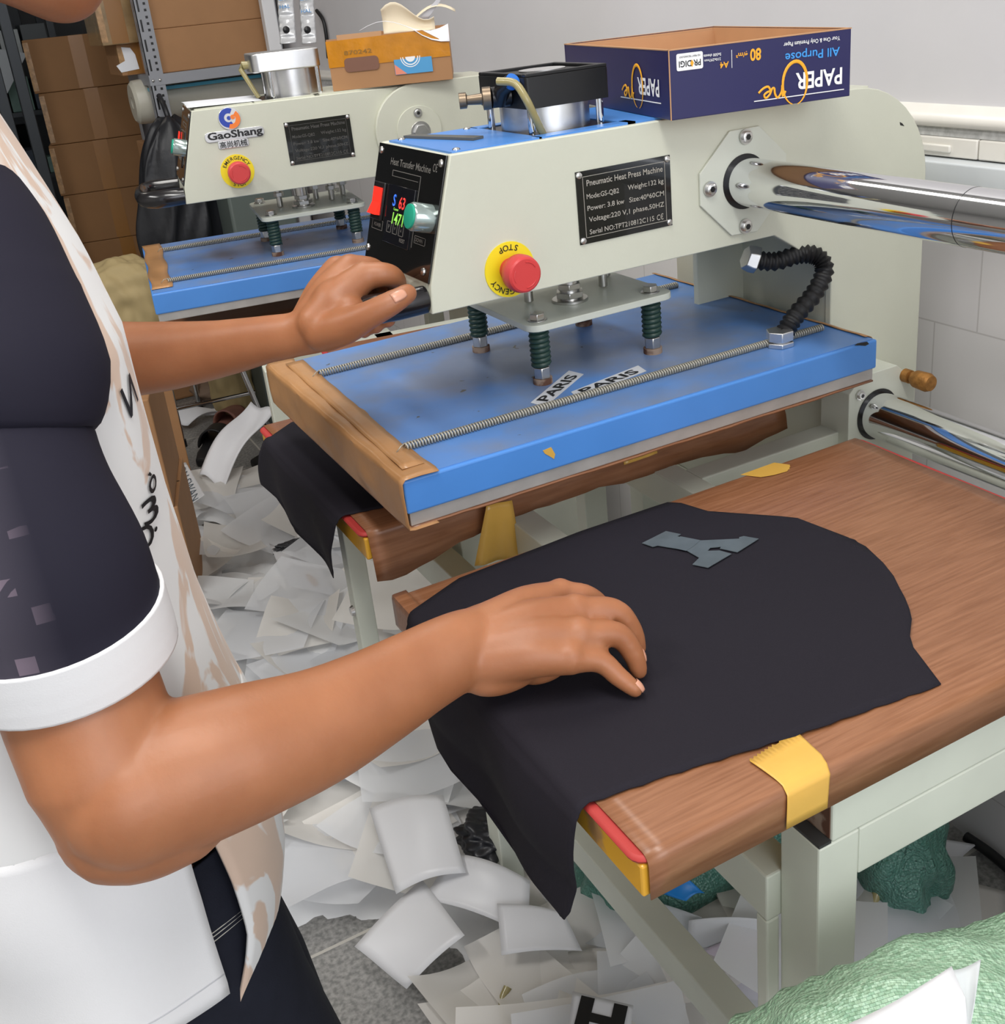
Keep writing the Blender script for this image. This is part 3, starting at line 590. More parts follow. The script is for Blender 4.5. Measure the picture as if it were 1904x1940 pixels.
    # ---- frame of square tubes
    tb = [
        (0.148, 0.60, -0.43, -0.385, 0.737, 0.786, 'frame_rail'), (0.176, 0.62, -0.43, -0.394, 0.690, 0.7365, 'frame_rail'),
        (0.165, 0.20, -0.385, 0.52, 0.744, 0.786, 'cross_rail'), (0.371, 0.405, -0.385, 0.52, 0.744, 0.786, 'cross_rail'),
        (0.406, 0.642, 0.068, 0.102, 0.744, 0.785, 'cross_rail'), (0.165, 0.60, 0.50, 0.54, 0.70, 0.7435, 'frame_rail'),
        (0.121, 0.156, -0.3858, 0.53, 0.632, 0.680, 'cross_rail'), (0.121, 0.1345, -0.3858, -0.372, 0.0, 0.6315, 'leg_plate'),
        (0.200, 0.236, -0.42, 0.50, 0.255, 0.300, 'cross_rail'),
        (0.135, 0.176, -0.43, -0.386, 0.0, 0.7365, 'leg'), (0.60, 0.64, -0.43, -0.39, 0.0, 0.69, 'leg'),
        (0.0, 0.024, 0.246, 0.268, 0.46, 0.786, 'hanging_post'), (0.60, 0.64, 0.50, 0.54, 0.0, 0.7, 'leg'),
        (0.165, 0.20, 0.278, 0.318, 0.0, 0.7435, 'leg'),
    ] if near else [
        (0.165, 0.20, 0.0, 0.52, 0.744, 0.786, 'cross_rail'), (0.371, 0.405, -0.44, 0.52, 0.744, 0.786, 'cross_rail'), (0.30, 0.60, -0.44, -0.40, 0.70, 0.7435, 'frame_rail'),
        (0.165, 0.65, -0.04, 0.0, 0.73, 0.786, 'frame_rail'), (0.165, 0.65, 0.50, 0.54, 0.70, 0.7435, 'frame_rail'),
        (0.155, 0.19, -0.10, -0.06, 0.52, 0.786, 'hanging_post'), (0.19, 0.60, -0.10, -0.06, 0.52, 0.555, 'brace'), (0.60, 0.64, -0.43, -0.39, 0.0, 0.70, 'leg'), (0.60, 0.64, 0.50, 0.54, 0.0, 0.7, 'leg'),
    ]
    for a in tb: MB().box(*a[:6]).build(a[6], M_paint2, R, smooth=0, bevel=0.0018)
    if near:
        MB().tube([(-0.0, 0.257, 0.655), (-0.004, 0.257, 0.655)], [0.0075, 0.006], 16).build('bolt', M_steel, R)
        MB().box(0.1355, 0.1475, -0.4295, -0.3865, 0.7365, 0.739).build('leg_cap', mat('dark_cap', lin(52, 52, 52), 0.6), R, smooth=0)
        MB().box(0.1472, 0.1482, -0.4275, -0.3875, 0.7395, 0.7835).build('rusty_end', M_rust, R, smooth=0)
        # yellow tape pieces on the near station
        def t1(u, v):
            x = 0.098+0.038*u-0.006*v; prof = [(-0.404+0.006*u, 0.8241), (-0.428, 0.8243), (-0.4362, 0.8230), (-0.4415, 0.8180), (-0.4424, 0.811), (-0.4424, 0.789)]
            t = v*5; i = min(int(t), 4); f_ = t-i
            z = 0.0
            yy = prof[i][0]*(1-f_)+prof[i+1][0]*f_
            if v < 0.01: yy += 0.0022*((int(u*26) % 2)*1.0)
            return Vector((x+0.012*math.exp(-v*3)*(u-0.6), yy, prof[i][1]*(1-f_)+prof[i+1][1]*f_))
        lab(MB().grid(t1, 26, 15).build('tape', M_ytape, R, smooth=50, solid=0.0004, norm=False), 'yellow tape strip folded over platen edge')
        lab(MB().prism([(0.397, -0.017), (0.447, -0.016), (0.4565, -0.032), (0.4545, -0.0335), (0.4535, -0.036), (0.4505, -0.0375), (0.449, -0.040), (0.446, -0.0405), (0.443, -0.043), (0.425, -0.041), (0.41, -0.036)], 'z', 0.8233, 0.8237).build('tape', M_ytape, R, smooth=0), 'yellow tape strip on far platen edge')
        q2 = [PA(*p, 'y', 0.108) for p in ((922, 956), (970, 948), (988, 1054), (899, 1072))]
        def t2(u, v): return (q2[0]*(1-u)+q2[1]*u)*(1-v)+(q2[3]*(1-u)+q2[2]*u)*v+Vector((0, -0.003*math.sin(u*9)*v, 0))
        lab(MB().grid(t2, 6, 8).build('tape', M_ytape, R, smooth=50, solid=0.0005, norm=False), 'yellow tape strip hanging from platen edge')
        def t3(u, v): return Vector((0.33+0.05*u, 0.124, 0.812-0.02*v))
        MB().grid(t3, 6, 3).build('tape', M_ytape, R, smooth=50, solid=0.0005, norm=False)
    return R
def smoothp(pts, n):
    P = [Vector(p) for p in pts]; P = [P[0]*2-P[1]]+P+[P[-1]*2-P[-2]]; out = []
    for i in range(1, len(P)-2):
        for k in range(n):
            t = k/n; a, b, c, d = P[i-1:i+3]
            out.append(0.5*((2*b)+(-a+c)*t+(2*a-5*b+4*c-d)*t*t+(-a+3*b-3*c+d)*t*t*t))
    out.append(P[-2]); return out
heat_press('heat_press_machine', 'near pale green heat press with chrome rails and blue platen, gripped by the left hand', (0, 0, 0), 0, 'near')
heat_press('heat_press_machine', 'far pale green heat press with round blue and orange logo badge', (-0.047, 1.01, 0), -0.1475, 'far')
# ------------------------------------------------------------------ paper carton on the near press
M_navy = mat('navy_printed_card', lin(27, 25, 80), 0.4, noise=0.03, nscale=10)
M_gold = mat('gold_print', lin(240, 170, 35), 0.45)
M_sky = mat('sky_blue_print', lin(60, 150, 225), 0.45)
def carton():
    R = wthing('paper_carton', 'dark blue printed copy paper carton lid lying open on the near press', 'carton', (0.47, 0.2, 1.2137))
    a = -0.1975; e = Vector((math.cos(a), math.sin(a), 0)); f = Vector((-e.y, e.x, 0)); o = Vector((0.376, 0.062, 1.2139)); W, L, H, T = 0.214, 0.325, 0.0705, 0.0028
    F = Matrix(((e.x, f.x, 0, o.x), (e.y, f.y, 0, o.y), (0, 0, 1, o.z), (0, 0, 0, 1)))
    b = MB(); b.box(0, W, 0, T, 0, H, M=F); b.build('front_side', M_navy, R, smooth=0, bevel=0.0008)
    MB().box(0, W, L-T, L, 0, H, M=F).build('back_side', M_navy, R, smooth=0)
    MB().box(0, T, T, L-T, 0, H, M=F).build('left_side', M_navy, R, smooth=0, bevel=0.0008)
    MB().box(W-T, W, T, L-T, 0, H, M=F).build('right_side', M_navy, R, smooth=0)
    m = MB(); m.box(T, W-T, T, L-T, 0.0, T, M=F)
    for q in ((T, W-T, T, T+0.0008), (T, W-T, L-T-0.0008, L-T), (T, T+0.0008, T, L-T), (W-T-0.0008, W-T, T, L-T)): m.box(q[0], q[1], q[2], q[3], T, H-0.001, M=F)
    m.box(T, W-T, L-T-0.004, L-T-0.002, 0.02, H-0.004, M=F).box(0.10, 0.103, T+0.001, 0.004+T, 0.01, H-0.002, M=F)
    lab(m.build('carton_lining', M_cardi, R, smooth=0), 'bare brown cardboard inside')
    MB().box(-0.0004, W+0.0004, -0.0004, T+0.0002, H-0.0008, H+0.0004, M=F).box(-0.0004, T, 0, L, H-0.0008, H+0.0004, M=F).box(W-T, W+0.0004, 0, L, H-0.0008, H+0.0004, M=F).box(0, W, L-T, L, H-0.0008, H+0.0004, M=F).box(-0.0006, 0.0004, -0.0006, 0.0004, 0, H, M=F).build('cut_edge', M_cardi, R, smooth=0)
    # print, upside down, on the front side (normal -f) and the left side (normal -e)
    up = Vector((0, 0, -1))
    Ff = frame(F @ Vector((W/2, -0.0003, H/2)), -e, up); Fl = frame(F @ Vector((-0.0003, 0.0, H/2)), f, up)
    def logo(P, x, y, k, tag_):
        t = MB(); put(t, 'PAPER', P, x, y, 0.0125*k, wid=0.042*k, bold=0.02); t.box(x-0.023*k, x+0.058*k, y+0.0105*k, y+0.0112*k, 0.0001, 0.0005, M=P); t.build('lettering', M_white, tag_, smooth=0, norm=False)
        t = MB(); cx, cy = x+0.021*k, y+0.001*k
        pth = [P @ Vector((cx+0.0115*k*math.cos(t_)*(1.0 if math.cos(t_) > 0 else 0.9), cy+0.0165*k*math.sin(t_), 0.0004)) for t_ in [math.radians(d) for d in range(100, 440, 12)]]
        t.tube(pth, [0.0005+0.0010*k*abs(math.sin(i/28*PI)) for i in range(len(pth))], 6, flat=0.3)
        for g in ([(0.030, 0.006), (0.0325, 0.010), (0.033, 0.001), (0.0335, 0.006), (0.037, 0.0105), (0.0395, 0.007), (0.040, 0.003), (0.042, 0.003), (0.044, 0.007), (0.0475, 0.0095), (0.049, 0.007), (0.046, 0.005), (0.0435, 0.0045), (0.0455, 0.001), (0.050, 0.002), (0.054, 0.005)],):
            t.tube(smoothp([P @ Vector((x+g_[0]*k, y+g_[1]*k, 0.0004)) for g_ in g], 3), 0.0009*k, 6, flat=0.4)
        t.build('script_lettering', M_gold, tag_, smooth=0)
    logo(Ff, -0.068, 0.0125, 1.35, R)
    logo(Fl, -0.062+0.0, 0.004, 1.15, R) if False else None
    # left side: reading direction runs along -f seen upside down
    Fl = frame(F @ Vector((-0.0003, 0.118, H/2)), f, up)
    logo(Fl, -0.062, 0.004, 1.4, R)
    t = MB(); put(t, 'All Purpose', Ff, -0.060, -0.0145, 0.0088, wid=0.066, bold=0.012); t.build('lettering', M_sky, R, smooth=0, norm=False)
    t = MB(); put(t, 'Your One & Only Premium Paper', Ff, -0.059, -0.0270, 0.0042, wid=0.068); put(t, '210x297mm', Ff, 0.058, -0.0205, 0.0026, wid=0.019); put(t, '5x500 sheets', Ff, 0.058, -0.0252, 0.0028, wid=0.02); t.box(0.0355, 0.036, -0.028, -0.010, 0, 0.0004, M=Ff); t.build('lettering', M_white, R, smooth=0, norm=False)
    t = MB(); put(t, '80', Ff, 0.008, -0.0205, 0.0115, wid=0.013, bold=0.03); put(t, 'g/m\u00b2', Ff, 0.024, -0.0225, 0.0045, wid=0.014, bold=0.02); put(t, 'A4', Ff, 0.0445, -0.0140, 0.006, bold=0.02); t.build('lettering', M_gold, R, smooth=0, norm=False)
    t = MB().prism(rect(0.069, 0.099, -0.0305, -0.0135, 0.002), 'z', 0.0001, 0.0004, M=Ff).build('print_patch', M_white, R, smooth=0)
    t = MB(); put(t, 'PR DIGI', Ff, 0.084, -0.0200, 0.006, wid=0.025, bold=0.02, z=0.0006); put(t, 'HD PRINT TECHNOLOGY', Ff, 0.084, -0.0270, 0.0018, wid=0.024, z=0.0006); t.build('lettering', M_ink, R, smooth=0, norm=False)
    t = MB().prism([(0.0795, -0.0200), (0.0815, -0.0235), (0.0835, -0.0200), (0.0815, -0.0160)], 'z', 0.0004, 0.0007, M=Ff).build('print_patch', M_gold, R, smooth=0)
carton()

# ------------------------------------------------------------------ taped box and scraps on the far press
def m2(x, y, z):
    c, s = math.cos(-0.1475), math.sin(-0.1475); return Vector((-0.047+c*x-s*y, 1.01+s*x+c*y, z))
def fmat(x, y, z, rz):
    return Matrix.Translation(m2(x, y, z)) @ Matrix.Rotation(-0.1475+rz, 4, 'Z')
def tapedbox():
    R = wthing('taped_box', 'small brown carton with wide orange tape on top of the far press', 'box', m2(0.49, 0.2, 1.2137))
    F = fmat(0.388, 0.118, 1.2139, -0.30); W, L, H, T = 0.218, 0.20, 0.088, 0.003
    b = MB().prism([(0, 0), (W, 0), (W, H-0.022), (W-0.012, H-0.02), (W-0.045, H), (0, H)], 'y', 0, T, M=F)
    b.build('front_side', M_card, R, smooth=0)
    m = MB(); m.box(0, T, T, L, 0, H-0.006, M=F).box(W-T, W, T, L, 0, H-0.02, M=F).box(0, W, L-T, L, 0, H, M=F).box(T, W-T, T, L-T, 0, T, M=F).build('carton_sides', M_card, R, smooth=0)
    MB().box(0.02, 0.10, -0.001, 0.002, H-0.004, H+0.006, M=F).build('carton_flap', M_cardi, R, smooth=0)
    ot = mat('orange_tape', lin(196, 128, 22), 0.22, noise=0.14, nscale=30, bump=0.3, bscale=60)
    MB().prism([(-0.001, 0.040), (W+0.0005, 0.040), (W+0.0005, H-0.024), (W-0.012, H-0.021), (W-0.046, H-0.001), (-0.001, H-0.003)], 'y', -0.0012, -0.0001, M=F).box(-0.0012, -0.0001, -0.001, 0.06, 0.040, 0.055, M=F).build('tape', ot, R, smooth=0)
    Fp = frame(F @ Vector((W/2, -0.0013, H/2)), F.to_3x3() @ Vector((1, 0, 0)), (0, 0, 1))
    lb = MB().prism([(0.007, -0.027), (0.075, -0.027), (0.075, -0.001), (0.007, -0.001)], 'z', 0.0006, 0.001, M=Fp).build('printed_label', mat('label_blue', lin(80, 155, 205), 0.4), R, smooth=0)
    MB().prism([(0.0075, -0.0265), (0.028, -0.0265), (0.0075, -0.009)], 'z', 0.001, 0.0013, M=Fp).build('label_corner', mat('label_salmon', lin(225, 140, 115), 0.4), lb, smooth=0)
    rg = MB()
    for r0, r1 in ((0.0125, 0.0145), (0.0165, 0.018)):
        A = [(0.037+r1*math.cos(math.radians(d)), 0.002+r1*1.0*math.sin(math.radians(d))) for d in range(180, 361, 10)]; B = [(0.037+r0*math.cos(math.radians(d)), 0.002+r0*math.sin(math.radians(d))) for d in range(360, 179, -10)]
        rg.prism(A+B, 'z', 0.001, 0.0013, M=Fp)
    rg.prism([(0.037+0.009*math.cos(math.radians(d)), 0.002+0.009*math.sin(math.radians(d))) for d in range(180, 361, 15)], 'z', 0.001, 0.0013, M=Fp); rg.build('label_rings', M_white, lb, smooth=0)
    dk = mat('dim_brown_print', lin(122, 84, 66), 0.5)
    MB().prism(rect(-0.082, -0.020, -0.014, 0.010, 0.007), 'z', 0.0005, 0.0008, M=Fp).build('printed_panel', dk, R, smooth=0)
    t = MB(); put(t, '870242', Fp, -0.055, 0.019, 0.007, wid=0.05, z=0.0008); t.build('lettering', mat('faded_print', lin(140, 100, 30), 0.5), R, smooth=0, norm=False)
    # scraps
    g = 'paper and cloth scraps in the taped box'
    ws = mat('white_scrap', lin(232, 232, 236), 0.6); cs = mat('cream_scrap', lin(232, 218, 190), 0.6)
    def scrap(name, label, mt, fn, n=10):
        o = MB().grid(fn, n, n).build(name, mt, None, smooth=60, solid=0.0008, norm=False); tag(o, label, 'scrap', g)
    F3 = F
    scrap('cloth_scrap', 'white cloth scrap folded over the right end of the taped box', ws, lambda u, v: F3 @ Vector((0.06+0.16*u, 0.03-0.028*v*(1 if u > 0.5 else 0.2)-0.006, 0.097+0.012*math.sin(u*6)-0.03*v*max(0, u-0.6)*2.4)))
    scrap('paper_scrap', 'cream paper scrap standing up at the middle of the taped box', cs, lambda u, v: F3 @ Vector((0.10+0.095*u, 0.06+0.01*math.sin(v*3), 0.085+v*(0.036+0.018*math.sin(u*5+0.4)))))
    scrap('paper_scrap', 'long thin translucent scrap pointing up right out of the taped box', mat('film_scrap', lin(190, 190, 196), 0.3), lambda u, v: F3 @ Vector((0.165+0.07*v+0.02*u*(1-v), 0.08, 0.105+0.055*v)))
    scrap('paper_scrap', 'curled cream strip arching over the right side of the taped box', cs, lambda u, v: F3 @ Vector((0.15+0.085*u, 0.075+0.015*v, 0.098+0.026*math.sin(u*2.6)+0.004*v)))
tapedbox()
tag(MB().grid(lambda u, v: m2(0.128+0.13*u, 0.12+0.15*v, 1.2142+0.006*(1-u)*(0.5+0.5*math.sin(v*3))), 8, 8).build('paper_sheet', mat('white_paper', lin(236, 238, 244), 0.5), None, smooth=60, solid=0.0008, norm=False), 'white papers lying on top of the far press, left of its cylinder', 'paper')

# ------------------------------------------------------------------ black cloth pieces on the lower platens
def cloth_piece(name, label, xe, zt, hang, flat, bulge=0.0):
    """hang: (drop z, ylo, yhi) rows ; flat: (x, ylo, yhi) columns"""
    def interp(T, t):
        for a, b in zip(T, T[1:]):
            if t <= b[0]:
                k = (t-a[0])/(b[0]-a[0]) if b[0] > a[0] else 0
                return a[1]*(1-k)+b[1]*k, a[2]*(1-k)+b[2]*k
        return T[-1][1], T[-1][2]
    cols = []; r = 0.010; nv = 40
    dz = [hang[0][0]+(hang[-1][0]-hang[0][0])*(i/26)**1.0 for i in range(27)]      # from tip up to the edge
    for z in dz:
        lo, hi = interp(hang, z); d = zt-z
        row = []
        for j in range(nv+1):
            y = lo+(hi-lo)*j/nv
            row.append(Vector((xe-r-bulge*math.sin(min(1, d/0.09)*PI)*0.6-0.004*math.sin(y*37)*min(1, d/0.05), y, z)))
        cols.append(row)
    lo0, hi0 = hang[-1][1:]; lo1, hi1 = flat[0][1:]
    for k in range(1, 6):
        t = k/6*PI/2; q = k/6
        lo = lo0*(1-q)+lo1*q; hi = hi0*(1-q)+hi1*q
        cols.append([Vector((xe-r*math.cos(t), lo+(hi-lo)*j/nv, zt-r+r*math.sin(t))) for j in range(nv+1)])
    for i in range(41):
        x = flat[0][0]+(flat[-1][0]-flat[0][0])*i/40; lo, hi = interp(flat, x)
        lo += 0.0008*math.sin(x*400)
        cols.append([Vector((x, lo+(hi-lo)*j/nv, zt+0.0012*max(0, math.sin(x*23+j*0.21))*math.sin(j/nv*PI))) for j in range(nv+1)])
    o = MB(); V = [[o.bm.verts.new(p) for p in c] for c in cols]
    for a, b in zip(V, V[1:]):
        for j in range(nv): o.bm.faces.new((a[j], b[j], b[j+1], a[j+1]))
    o = o.build(name, M_cloth, None, smooth=80, solid=0.0009, norm=False)
    return tag(o, label, 'fabric panel')
cl = cloth_piece('fabric_panel', 'large black fabric panel laid on the near brown platen under the right hand', -0.030, 0.8243,
    [(0.687, -0.338, -0.331), (0.690, -0.3395, -0.20), (0.700, -0.346, -0.110), (0.717, -0.352, -0.09), (0.725, -0.355, -0.081), (0.747, -0.363, -0.067), (0.792, -0.373, -0.070), (0.8145, -0.376, -0.068)],
    [(-0.029, -0.375, -0.057), (0.032, -0.383, -0.030), (0.134, -0.401, -0.024), (0.18, -0.407, -0.021), (0.27, -0.419, -0.0225), (0.289, -0.373, -0.023), (0.298, -0.361, -0.024), (0.311, -0.348, -0.067), (0.327, -0.336, -0.085), (0.366, -0.275, -0.128), (0.379, -0.24, -0.146), (0.3835, -0.224, -0.20)], 0.012)
Acol = mat('pale_transfer_print', lin(84, 92, 96), 0.35, noise=0.12, nscale=60)
Am = MB()
def poly(pts): Am.prism(pts, 'z', 0.8262, 0.8268)
poly([(0.214, -0.086), (0.248, -0.080), (0.256, -0.095), (0.2505, -0.0965), (0.2605, -0.116), (0.240, -0.125), (0.2235, -0.100), (0.218, -0.099)])
Am.prism([(0.2525, -0.0985), (0.2635, -0.118), (0.2515, -0.1235), (0.239, -0.127), (0.2335, -0.116)], 'z', 0.82695, 0.82705)
poly([(0.2605, -0.116), (0.296, -0.139), (0.298, -0.1365), (0.303, -0.1375), (0.311, -0.151), (0.277, -0.1595), (0.2685, -0.143), (0.2715, -0.141), (0.262, -0.136), (0.2515, -0.1225)])
poly([(0.240, -0.125), (0.2515, -0.1225), (0.262, -0.136), (0.2560, -0.1395), (0.2655, -0.146), (0.2705, -0.1585), (0.236, -0.166), (0.228, -0.152), (0.241, -0.1455)])
o = Am.build('transfer_letter', Acol, cl, smooth=0)
cloth_piece('fabric_panel', 'black fabric panel hanging from the platen under the near blue press plate', -0.011, 0.8243,
    [(0.7215, 0.234, 0.3), (0.726, 0.232, 0.40), (0.736, 0.226, 0.539), (0.756, 0.211, 0.528), (0.793, 0.192, 0.508), (0.8145, 0.184, 0.488)],
    [(-0.010, 0.181, 0.482), (0.03, 0.172, 0.515), (0.10, 0.175, 0.518), (0.30, 0.18, 0.518)], 0.008)

# ------------------------------------------------------------------ rack with boxes, film roll and bag
M_rack = mat('grey_rack_enamel', lin(150, 152, 158), 0.5)
def rack():
    R = wthing('slotted_angle_rack', 'grey slotted angle steel shelf rack standing behind the far press', 'rack', (0.63, 3.2, 0))
    x0, x1, y0, y1 = 0.394, 0.87, 3.047, 3.45
    def post(x, y, sx, sy):
        p = MB().box(min(x, x+sx*0.048), max(x, x+sx*0.048), min(y, y+sy*0.0025), max(y, y+sy*0.0025), 0, 2.0).box(min(x, x+sx*0.0025), max(x, x+sx*0.0025), min(y, y+sy*0.048), max(y, y+sy*0.048), 0, 2.0).build('post', M_rack, R, smooth=0)
        if x == x0 and y == y0:
            h = MB(); z = 0.03
            while z < 1.98:
                h.box(x+0.009, x+0.015, y-0.0004, y+0.0001, z, z+0.038)
                for k in range(3): h.box(x+0.029, x+0.037, y-0.0004, y+0.0001, z+0.020*k, z+0.008+0.020*k)
                h.box(x-0.0004, x+0.0001, y+0.018, y+0.023, z, z+0.032)
                z += 0.062
            tag(h.build('slots', M_black, p, smooth=0), None, None, None, 'stuff')
    for x, sx in ((x0, 1), (x1, -1)):
        for y, sy in ((y0, 1), (y1, -1)): post(x, y, sx, sy)
    for z in (0.30, 0.7185, 1.196, 1.83):
        MB().box(x0+0.003, x1-0.003, y0+0.003, y1-0.003, z-0.004, z).build('shelf', M_rack, R, smooth=0)
        for q in ((x0-0.0005, x1, y0-0.0015, y0+0.0005), (x0, x1, y1-0.001, y1+0.001)): MB().box(q[0], q[1], q[2], q[3], z-0.034, z).build('shelf_beam', M_rack, R, smooth=0)
        MB().box(x0-0.0015, x0+0.0005, y0, y1, z-0.034, z).build('shelf_beam', M_rack, R, smooth=0)
    for xx in (x0+0.010, x0+0.033):
        MB().ball((xx, y0-0.003, 1.178), 0.005, (1, 0.6, 1), 10, 6).build('bolt', M_steel, R)
rack()
def cardbox(name, label, x, y, z, w, d, h, rz, group=None, tape=True, mt=None, lean=0):
    R = thing(name, label, 'cardboard box', (x, y, z), rz, group)
    if lean: R.rotation_euler[1] = lean
    b = MB().box(-w/2, w/2, -d/2, d/2, 0, h).build('carton_body', mt or M_card, R, smooth=0, bevel=0.003)
    if tape:
        MB().box(-0.028, 0.028, -d/2-0.0006, d/2, -0.0 + 0.003, h+0.0006).build('tape', mat('clear_brown_tape', lin(150, 104, 52), 0.25), R, smooth=0)
        MB().box(-w/2-0.0006, -w/2+0.02, -d/2-0.0007, -d/2+0.02, 0.01, h-0.01).build('tape', mat('edge_tape', lin(176, 138, 96), 0.2, noise=0.25, nscale=70), R, smooth=0)
    MB().box(-w/2+0.002, w/2-0.002, -0.002, 0.002, h-0.0002, h+0.0004).build('flap_seam', M_ink, R, smooth=0)
    return R
cardbox('cardboard_box', 'big cardboard box on the top visible shelf of the rack, lower one', 0.653, 3.25, 1.1965, 0.43, 0.36, 0.139, 0.0, 'boxes on the rack', False)
cardbox('cardboard_box', 'big cardboard box on the rack stacked on another box', 0.653, 3.25, 1.336, 0.43, 0.36, 0.26, 0.0, 'boxes on the rack', False)
cardbox('cardboard_box', 'cardboard box with white labels at the left end of the rack shelf', 0.386, 3.36, 1.1965, 0.092, 0.26, 0.103, 0, 'boxes on the rack', True) 
for q in ((235, 262, 62, 118), (266, 283, 72, 118)):
    pass
tag(MB().prism([(0.338, 1.209), (0.400, 1.214), (0.396, 1.262), (0.384, 1.285), (0.355, 1.290), (0.358, 1.245), (0.326, 1.232)], 'y', 3.2265, 3.229).build('paper_label', mat('white_paper', lin(236, 238, 244), 0.5), None, smooth=0), 'torn white paper label hanging on the small box at the rack', 'label')
cardbox('cardboard_box', 'shiny taped cardboard box at top left of the rack', 0.352, 3.34, 1.300, 0.12, 0.30, 0.27, 0, 'boxes on the rack', True, mat('film_wrapped_card', lin(150, 124, 88), 0.18, noise=0.2, nscale=25))
cardbox('cardboard_box', 'cardboard box under the pale film roll on the rack', 0.4665, 3.30, 0.719, 0.19, 0.30, 0.24, 0, 'boxes on the rack', True)
ro = MB(); ringo = lambda x, r: [Vector((x, 3.22+r*math.cos(2*PI*k/40), 1.106+r*math.sin(2*PI*k/40))) for k in range(40)]
ro.loft([ringo(0.350, 0.020), ringo(0.350, 0.062), ringo(0.36, 0.073), ringo(0.38, 0.075), ringo(0.86, 0.075), ringo(0.86, 0.020), ringo(0.350, 0.020)], cap=False)
tag(ro.build('film_roll', mat('pale_film_roll', lin(196, 192, 178), 0.35, noise=0.05, nscale=12), None, smooth=40), 'thick pale roll of film lying on the rack below the shelf', 'roll')
tag(MB().box(0.40, 0.82, 3.12, 3.44, 1.141, 1.152).build('plastic_bag', mat('turquoise_plastic', lin(70, 165, 195), 0.4, bump=0.6, bscale=40), None, smooth=0), 'flat turquoise plastic bag squeezed above the film roll', 'bag')
# black bag hanging from the rack post
bg = MB(); rings = []
for i in range(31):
    t = i/30; z = 1.06-0.64*t; w_ = 0.03+0.115*min(1, t*2.6)**0.7+0.008*math.sin(t*13); cx = 0.385-0.02*t+0.02*(1-t)
    rings.append([Vector((cx+w_*math.cos(a)*(1+0.09*math.sin(a*5+t*5)+0.05*math.sin(a*11-t*9)), 2.94+0.6*w_*math.sin(a)*(1+0.12*math.sin(a*7+t*6)+0.06*math.sin(a*13+t*17)), z+0.012*math.sin(a*3+t*8))) for a in [2*PI*k/72 for k in range(72)]])
bg.loft(rings); bg.tube([(0.41, 2.94, 1.05), (0.41, 2.98, 1.10), (0.41, 3.03, 1.13)], 0.009, 8)
tag(bg.build('bin_bag', mat('black_bag', lin(30, 31, 36), 0.4, bump=0.8, bscale=25), None, smooth=180), 'black crumpled bag hanging on the front of the slotted rack', 'bag')
tag(MB().box(0.50, 0.72, 2.72, 2.90, 0, 0.865).build('storage_bin', mat('grey_green_bin', lin(96, 106, 102), 0.5), None, bevel=0.01), 'grey green plastic bin behind the far spring plate', 'bin')
cardbox('cardboard_box', 'low cardboard box peeking over the far blue platen', 0.62, 3.22, 0.3005, 0.30, 0.28, 0.40, 0.0, 'boxes behind the far press', False)
# foil sachet strips hanging right of the rack
for k, (px, w_, lb_) in enumerate(((540, 0.040, 'foil sachet strip hanging nearest the rack, blue printed'), (580, 0.036, 'foil sachet strip hanging beside the wall, blue printed'))):
    R = wthing('sachet_strip', lb_, 'packaging', PD(px, 60, 2.75), 'hanging sachet strips'); c = PD(px, -10, 2.75); c2 = PD(px+6, 82, 2.72)
    d = (c2-c); sd = Vector((0.88, -0.47, 0)); nn = Vector((0.47, 0.88, 0))
    def fn(u, v): return c+d*v+sd*w_*(u-0.5)+nn*(-0.012*math.sin(u*PI)*abs(math.sin(v*PI*2.3))-0.002*math.sin(v*40))
    MB().grid(fn, 10, 40).build('foil_pouch', mat('silver_foil_pouch', lin(205, 206, 208), 0.3, 0.3, bump=0.5, bscale=90), R, smooth=80, solid=0.002, norm=False)
    Fz = frame(c+d*0.45-nn*0.016, sd, -d)
    t = MB(); put(t, 'HAL', Fz, 0, 0.016 if k else 0.028, 0.010, wid=0.026); put(t, 'CHAL', Fz, 0, 0.05, 0.008, wid=0.03); t.build('lettering', mat('blue_print', lin(50, 120, 175), 0.5), R, smooth=0, norm=False)
    MB().ball(c+d*0.72-nn*0.014, 0.009, (1, 0.4, 1), 12, 8).build('spout', M_black, R)
tag(MB().box(0.80, 0.845, 2.98, 3.02, 0, 1.9).build('foam_strip', mat('white_foam', lin(228, 228, 230), 0.7), None, bevel=0.004), 'upright white foam strip at the right end of the rack', 'foam')
tag(MB().tube(smoothp([PA(600, 20, 'x', 0.88), PA(612, 38, 'x', 0.88), PA(618, 66, 'x', 0.88), PA(622, 110, 'x', 0.88)], 6), 0.006, 8).build('power_cable', M_rubber, None), 'dark cable hanging on the wall beside the sachets', 'cable')
# stack of taped boxes behind, seen between the rack and the door
for k, (px, py, d_) in enumerate(((188, 97, 4.55), (207, 187, 4.52), (222, 280, 4.48), (231, 367, 4.42), (247, 446, 4.36), (258, 540, 4.3), (268, 640, 4.3))):
    c = PD(px-25, py, d_)
    nm = ['topmost box of the tall taped stack left of the rack', 'second box from top of the tall taped stack', 'third box from top of the tall taped stack', 'fourth box from top of the tall taped stack', 'fifth box down in the tall taped stack', 'low box near the bottom of the tall stack', 'bottom box of the tall taped stack'][k]
    z = 1.135-0.2065*k
    cardbox('cardboard_box', nm, 0.345+0.0*k+[0, 0.012, 0.0, 0.008, 0.014, 0, 0][k], 4.2, max(0, z), 0.405, 0.3, 0.205 if z > 0 else 0.205+z, -0.16, 'tall stack of taped boxes', True, mat('dim_cardboard', lin(140, 100, 60), 0.7, noise=0.05, nscale=10))
